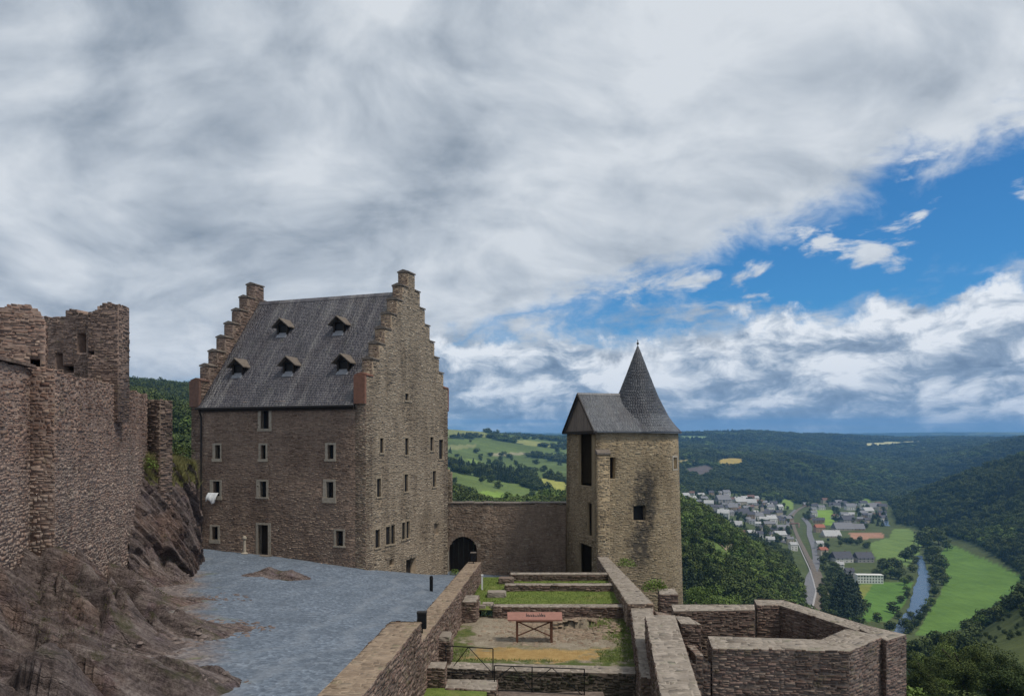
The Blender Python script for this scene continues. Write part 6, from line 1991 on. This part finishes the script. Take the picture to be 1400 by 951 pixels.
# dark conifer clump below the hotel
SPR = ['dark spruce on the left flank of the clump below the hotel', 'second spruce from the left in the middle row of the clump', 'tallest dark spruce in the middle of the clump below the hotel', 'spruce just right of the tallest one in the clump', 'rightmost spruce of the middle row in the clump', 'spruce at the back left of the clump, nearest the hotel annex',
       'spruce at the back right of the clump, nearest the hotel', 'spruce at the front of the clump facing the bastion', 'short spruce at the front left corner of the clump', 'shortest spruce at the front right corner of the clump']
for k, (u, v, hpx) in enumerate([(1144, 838, 44), (1151, 840, 50), (1158, 838, 54), (1165, 838, 50), (1171, 834, 42), (1148, 828, 44), (1162, 826, 48), (1155, 846, 44), (1140, 846, 36), (1170, 846, 30)]):
    p = ground(u, v); tree('cone', k, p - np.array((0, 0, .3)), hpx * p[1] / F, SPR[k], 'spruces below the hotel', wide=1.1)
for k, (u, v, hpx) in enumerate([(1178, 838, 14), (1184, 832, 12), (1134, 848, 16), (1150, 860, 14), (1176, 856, 14)]):
    p = ground(u, v); tree('round', k, p - np.array((0, 0, .3)), hpx * p[1] / F * 1.3, ['low tree right of the spruce clump', 'small tree on the hotel meadow beside the spruces', 'bush at the left foot of the spruces', 'bush in front of the spruces', 'bush right before the spruces'][k], 'bushes round the spruce clump', wide=1.2)
# trees between the houses
rng = np.random.default_rng(77)
def scatter_trees(poly, n, hm, label, group, kinds=('round', 'round', 'tall', 'cone')):
    us = [p[0] for p in poly]; vs = [p[1] for p in poly]; k = 0; tries = 0
    while k < n and tries < 4000:
        tries += 1
        u, v = rng.uniform(min(us), max(us)), rng.uniform(min(vs), max(vs))
        if not in_poly(np.array([u]), np.array([v]), poly)[0]: continue
        p = ground(u, v)
        if any(in_poly(np.array([p[0]]), np.array([p[1]]), w)[0] for w, c in WF): continue
        tree(kinds[k % len(kinds)], k, p - np.array((0, 0, .3)), hm * rng.uniform(.7, 1.25), label, group, wide=1.15); k += 1
        LATER.append((bpy.data.objects[LAST[0]], u, v))
scatter_trees([(935, 674), (985, 670), (1060, 684), (1084, 702), (1082, 745), (1050, 742), (1005, 712), (955, 692)], 140, 13, 'garden tree among the houses of hillside village', 'trees in the hillside village')
scatter_trees([(1118, 755), (1132, 745), (1140, 775), (1155, 795), (1138, 815), (1126, 790)], 26, 12, 'tree in the belt between railway and the hotel', 'trees along the railway')
scatter_trees([(1118, 800), (1128, 796), (1140, 812), (1142, 842), (1128, 845)], 22, 8, 'bush beside the railway below the spruces', 'trees along the railway', ('round', 'round'))
scatter_trees([(1130, 738), (1185, 740), (1188, 750), (1135, 748)], 16, 10, 'tree in the row along the school field', 'trees in the valley rows', ('round', 'tall'))
scatter_trees([(1090, 688), (1160, 684), (1212, 690), (1212, 720), (1180, 724), (1145, 716), (1100, 712)], 60, 14, 'tree among the houses on the valley floor', 'trees in the valley village')

# ------------------------------------------------------------------ houses in the valley
def village_house(u, v, wpx, wall, roof, label, dpx=None, storeys=2, rot=0.0, name='village_house', cat='house', group='houses of the village', flat=False, windows=False, tall=None):
    p = ground(u, v); D = p[1]; w = wpx * D / F; d = (dpx or wpx * .75) * D / F
    h = tall if tall else storeys * 3.0 + .6
    o = thing(name, p - np.array((0, 0, .6)), label, cat, group)
    o.rotation_euler = (0, 0, rot)
    c = bpy.data.objects
    def part(nm, v_, f_, mt, par=None):
        q = bpy.data.objects.new(nm, new_mesh(nm, v_, f_, mt)); COL.objects.link(q); q.parent = par or o; return q
    x, y = w / 2, d / 2
    mb = MB().hexa([(-x, -y, -3), (x, -y, -3), (x, y, -3), (-x, y, -3), (-x, -y, h), (x, -y, h), (x, y, h), (-x, y, h)])
    wl = part('wall', mb.v, mb.f, M[wall])
    if flat:
        mb = MB().hexa([(-x - .4, -y - .4, h), (x + .4, -y - .4, h), (x + .4, y + .4, h), (-x - .4, y + .4, h), (-x - .4, -y - .4, h + .6), (x + .4, -y - .4, h + .6), (x + .4, y + .4, h + .6), (-x - .4, y + .4, h + .6)])
        part('roof', mb.v, mb.f, M[roof])
    else:
        rh = d * .42; e = .5
        v_ = [(-x - e, -y - e, h - .35), (x + e, -y - e, h - .35), (x + e, y + e, h - .35), (-x - e, y + e, h - .35), (-x - e, 0, h + rh), (x + e, 0, h + rh)]
        r_ = part('roof', v_, [(0, 1, 5, 4), (2, 3, 4, 5), (1, 2, 5), (3, 0, 4), (0, 3, 2, 1)], M[roof])
        mb = MB().hexa([(x * .4, -.4, h), (x * .4 + .8, -.4, h), (x * .4 + .8, .4, h), (x * .4, .4, h), (x * .4, -.4, h + rh + .9), (x * .4 + .8, -.4, h + rh + .9), (x * .4 + .8, .4, h + rh + .9), (x * .4, .4, h + rh + .9)])
        part('chimney', mb.v, mb.f, M['r_brown'], r_)
    n = windows if windows else max(2, int(w / 4.5)); ns = storeys if windows else min(2, storeys)
    for fl in range(ns):
        for k in range(n):
            cx = -x + w * (k + .5) / n; z = 1.2 + fl * 3.0 + .6; ww = min(1.3, w / n * .5)
            mb = MB().hexa([(cx - ww / 2, -y - .06, z), (cx + ww / 2, -y - .06, z), (cx + ww / 2, -y + .05, z), (cx - ww / 2, -y + .05, z), (cx - ww / 2, -y - .06, z + 1.5), (cx + ww / 2, -y - .06, z + 1.5), (cx + ww / 2, -y + .05, z + 1.5), (cx - ww / 2, -y + .05, z + 1.5)])
            part('window', mb.v, mb.f, M['h_glass'])
    return o


HV = [  # u, v of the foot, width px, wall, roof, rotation, storeys, label
    (937, 683, 8, 'h_mint', 'r_pale', .2, 2, 'pale mint house closest to the tower in the village'), (946, 688, 9, 'h_mint', 'r_pale', .3, 2, 'pale mint house right of the one beside the tower'),
    (969, 694, 10, 'h_white', 'r_pale', -.3, 2, 'white house left of the grey manor'), (988, 688, 15, 'h_grey', 'r_grey', .2, 3, 'large grey manor at the top of the village'), (983, 700, 9, 'h_white', 'r_slate', .4, 2, 'white house with dark roof just below the grey manor'),
    (976, 699, 7, 'h_grey', 'r_slate', 0, 2, 'small grey house below the white one left of the manor'), (989, 708, 12, 'h_white', 'r_pale', -.35, 2, 'long white house below the manor, on the village lower edge'), (1001, 699, 11, 'h_tan', 'r_grey', .1, 2, 'tan house right of the manor'),
    (1012, 691, 12, 'h_cream', 'r_pale', .1, 2, 'pale house in the top row right of the manor'), (1026, 692, 12, 'h_white', 'r_pale', -.1, 2, 'long pale house in the top row left of the church tower'), (1016, 706, 12, 'h_grey', 'r_slate', .15, 2, 'purplish grey house in the village middle'),
    (1026, 709, 9, 'h_tan', 'r_slate', -.2, 2, 'tan house with dark roof right of the purplish grey one'), (1036, 711, 11, 'h_white', 'r_grey', .2, 2, 'white house below the church tower'), (1047, 708, 8, 'h_cream', 'r_slate', 0, 2, 'cream house right of the church tower foot'), (1052, 698, 9, 'h_white', 'r_grey', .2, 2, 'white house right of church tower, in the top row'),
    (1054, 715, 11, 'h_white', 'r_pale', .25, 2, 'bright white house at the right village edge'), (1044, 716, 9, 'h_grey', 'r_pale', -.2, 2, 'grey house left of the bright white one'), (1064, 706, 8, 'h_cream', 'r_slate', .3, 2, 'cream house beside the station road'), (1006, 722, 13, 'h_white', 'r_pale', -.3, 2, 'white house with pale roof at the top of the wooded spur'),
    (1012, 737, 10, 'h_tan', 'r_brown', -.4, 2, 'tan house on the spur edge'), (1027, 736, 9, 'h_white', 'r_pale', .1, 2, 'white house above the wooded spur, left of three'), (1037, 737, 9, 'h_white', 'r_slate', -.1, 2, 'white house above the wooded spur, middle of three'), (1053, 745, 9, 'h_white', 'r_pale', -.2, 2, 'white house above the wooded spur, right of three'),
    (1066, 738, 12, 'h_white', 'r_pale', .1, 2, 'wide white house left of the railway'), (1070, 727, 14, 'h_tan', 'r_grey', .1, 2, 'large tan building beside the railway'), (1084, 752, 8, 'h_white', 'r_pale', .2, 2, 'lone white house near the railway curve'), (1080, 744, 7, 'h_cream', 'r_grey', 0, 2, 'cream house above the lone white one'),
    (1143, 695, 8, 'h_white', 'r_slate', 0, 2, 'white house at the far left of valley village'), (1152, 693, 9, 'h_grey', 'r_slate', .2, 2, 'grey house in the far row of valley village'), (1162, 697, 10, 'h_white', 'r_grey', 0, 2, 'white house above the purple roofed hall'), (1158, 714, 15, 'h_grey', 'r_slate', .2, 2, 'hall with purple grey roof beside the bright field'),
    (1120, 727, 10, 'h_tan', 'r_red', .1, 2, 'reddish house left of the school'), (1136, 734, 18, 'h_cream', 'r_pale', 0, 1, 'low cream building left of the school'), (1152, 724, 20, 'h_cream', 'r_grey', 0, 1, 'long cream school block, back row'), (1170, 724, 16, 'h_tan', 'r_grey', -.1, 1, 'tan school block beside the red sports ground'),
    (1194, 696, 14, 'h_grey', 'r_grey', .1, 2, 'grey building near the far river bend'), (1186, 703, 11, 'h_white', 'r_pale', .2, 2, 'white house below the grey building at the far bend'), (1206, 697, 9, 'h_cream', 'r_slate', 0, 2, 'cream house at the foot of right hill'), (1180, 692, 8, 'h_white', 'r_slate', 0, 2, 'white house left of the grey building at far bend'),
    (1150, 768, 20, 'h_white', 'r_slate', .1, 2, 'wide slate roofed house left behind the hotel'), (1180, 768, 18, 'h_grey', 'r_slate', .05, 2, 'dark slate roofed house directly behind the hotel'), (1125, 760, 9, 'h_cream', 'r_red', .2, 2, 'cream house with red roof by the road'), (1120, 750, 8, 'h_white', 'r_pale', .1, 2, 'pale house above the red roofed one'),
    (1147, 777, 9, 'h_white', 'r_pale', 0, 1, 'low white shed left of the hotel'), (1161, 790, 9, 'h_grey', 'r_slate', 0, 2, 'dark annex at the left end of hotel'), (1112, 706, 7, 'h_white', 'r_grey', .2, 2, 'small white house by the railway bend'), (1128, 688, 7, 'h_cream', 'r_brown', .1, 2, 'small cream house beyond the bright field'),
]
for u, v, w, wl, rf_, rt, stn, lab in HV:
    village_house(u, v, w * 1.25, wl, rf_, lab, rot=rt, storeys=stn + (1 if w < 13 else 0), windows=4 if w > 13 else False)
village_house(1188, 797, 34, 'h_bright', 'h_white', 'big white flat roofed hotel on the river meadow', dpx=11, storeys=3, rot=-.08, name='hotel', cat='hotel', flat=True, windows=9, group=None)
# church tower with pointed roof
p = ground(1042, 706); o = thing('church_tower', p - np.array((0, 0, .6)), 'slender pale church tower in the hillside village', 'tower')
mb = MB().box(p - np.array((0, 0, 2)), 5.5, 5.5, 21); mb.build('wall', M['h_cream'], o)
c = p + np.array((0, 0, 19)); obj('spire', [c + np.array(q) for q in ((-3, -3, 0), (3, -3, 0), (3, 3, 0), (-3, 3, 0), (0, 0, 10))], [(0, 1, 4), (1, 2, 4), (2, 3, 4), (3, 0, 4), (0, 3, 2, 1)], M['r_slate'], o)
rh = random.Random(12)
MORE = []
for poly, n in (([(938, 678), (985, 674), (1058, 686), (1080, 704), (1078, 742), (1048, 736), (1008, 712), (958, 692)], 46), ([(1100, 692), (1160, 688), (1208, 692), (1206, 716), (1176, 722), (1150, 714), (1112, 718)], 26)):
    k = 0; tries = 0
    while k < n and tries < 3000:
        tries += 1
        u, v = rh.uniform(min(p[0] for p in poly), max(p[0] for p in poly)), rh.uniform(min(p[1] for p in poly), max(p[1] for p in poly))
        if not in_poly(np.array([u]), np.array([v]), poly)[0]: continue
        p = ground(u, v)
        if any(in_poly(np.array([p[0]]), np.array([p[1]]), w)[0] for w, c in WF): continue
        if any((u - q[0]) ** 2 + ((v - q[1]) * 1.6) ** 2 < 42 for q in list(HV) + MORE): continue
        wl, cw_ = rh.choice([('h_white', 'white'), ('h_white', 'white'), ('h_cream', 'cream'), ('h_grey', 'grey'), ('h_tan', 'tan')]); rf_, cr_ = rh.choice([('r_slate', 'dark'), ('r_grey', 'grey'), ('r_pale', 'pale'), ('r_slate', 'dark'), ('r_brown', 'brown'), ('r_grey', 'grey')])
        o = village_house(u, v, rh.uniform(7, 10), wl, rf_, 'house', rot=rh.uniform(-.5, .5), storeys=2)
        MORE.append((u, v)); LATER.append((o, u, v)); o['look'] = '%s house with %s roof' % (cw_, cr_); k += 1
# labels for the trees among the buildings: kind, side and nearest landmark
LM = [(u, v, lab) for u, v, w, wl, rf_, rt, stn, lab in HV] + [(1188, 792, 'big white flat roofed hotel')] + [(u, v, l) for (u, v, h, k), l in zip(RV, LB)]
used_l = {}
for o, u, v in LATER:
    order = sorted(LM, key=lambda q: (q[0] - u) ** 2 + ((q[1] - v) * 1.4) ** 2)
    kind_w = o['look'] if 'look' in o else 'conifer' if o.name.startswith('conifer') else ('pale leafy tree' if 'light' in o.children[0].data.name else 'leafy tree')
    done = False
    for qu, qv, lab in order[:14]:
        du, dv = u - qu, v - qv
        sides = ['left of', 'right of'] if abs(du) > abs(dv) * 1.2 else ['above', 'below']
        sd = sides[0] if (du < 0 if sides[0] == 'left of' else dv < 0) else sides[1]
        for sz in ('', 'small ' if o.scale.z < 11 else 'tall ') if 'look' not in o else ('small ',):
            L = '%s%s %s the %s' % (sz, kind_w, sd, lab)
            if L not in used_l and len(L.split()) <= 16:
                used_l[L] = 1; o['label'] = L; done = True; break
        if done: break
    if 'look' in o: del o['look']
# footbridge over the railway
a, b = ground(1080, 720), ground(1092, 721)
bz = max(a[2], b[2]) + 6
fb = thing('footbridge', (a + b) / 2, 'bridge crossing the railway at the edge of village', 'bridge')
MB().bar((a[0], a[1], bz), (b[0], b[1], bz), 1.3, 6).build('deck', M['r_brown'], fb)
for q in (a, b): MB().box((q[0], q[1], q[2] - 1), 3, 4, bz - q[2] + 1).build('pier', M['h_tan'], fb)

# ------------------------------------------------------------------ haze in the air of the valley
hz = MB().hexa([(-15500, -60, -420), (16500, -60, -420), (16500, 14500, -420), (-15500, 14500, -420), (-15500, -60, 420), (16500, -60, 420), (16500, 14500, 420), (-15500, 14500, 420)])
hm = bpy.data.materials.new('haze'); hm.use_nodes = True
ht = NT(hm.node_tree); ht.n.clear()
pv = ht.node('ShaderNodeVolumePrincipled'); pv.inputs['Color'].default_value = (.22, .52, 1.0, 1); pv.inputs['Density'].default_value = 7.5e-5; pv.inputs['Anisotropy'].default_value = .1
oo = ht.node('ShaderNodeOutputMaterial'); ht.l.new(pv.outputs[0], oo.inputs['Volume'])
h_ = hz.build('haze', hm, kind='stuff'); h_['label'] = 'thin bluish haze in the valley air'; h_['category'] = 'haze'
print('objects', len(bpy.data.objects))
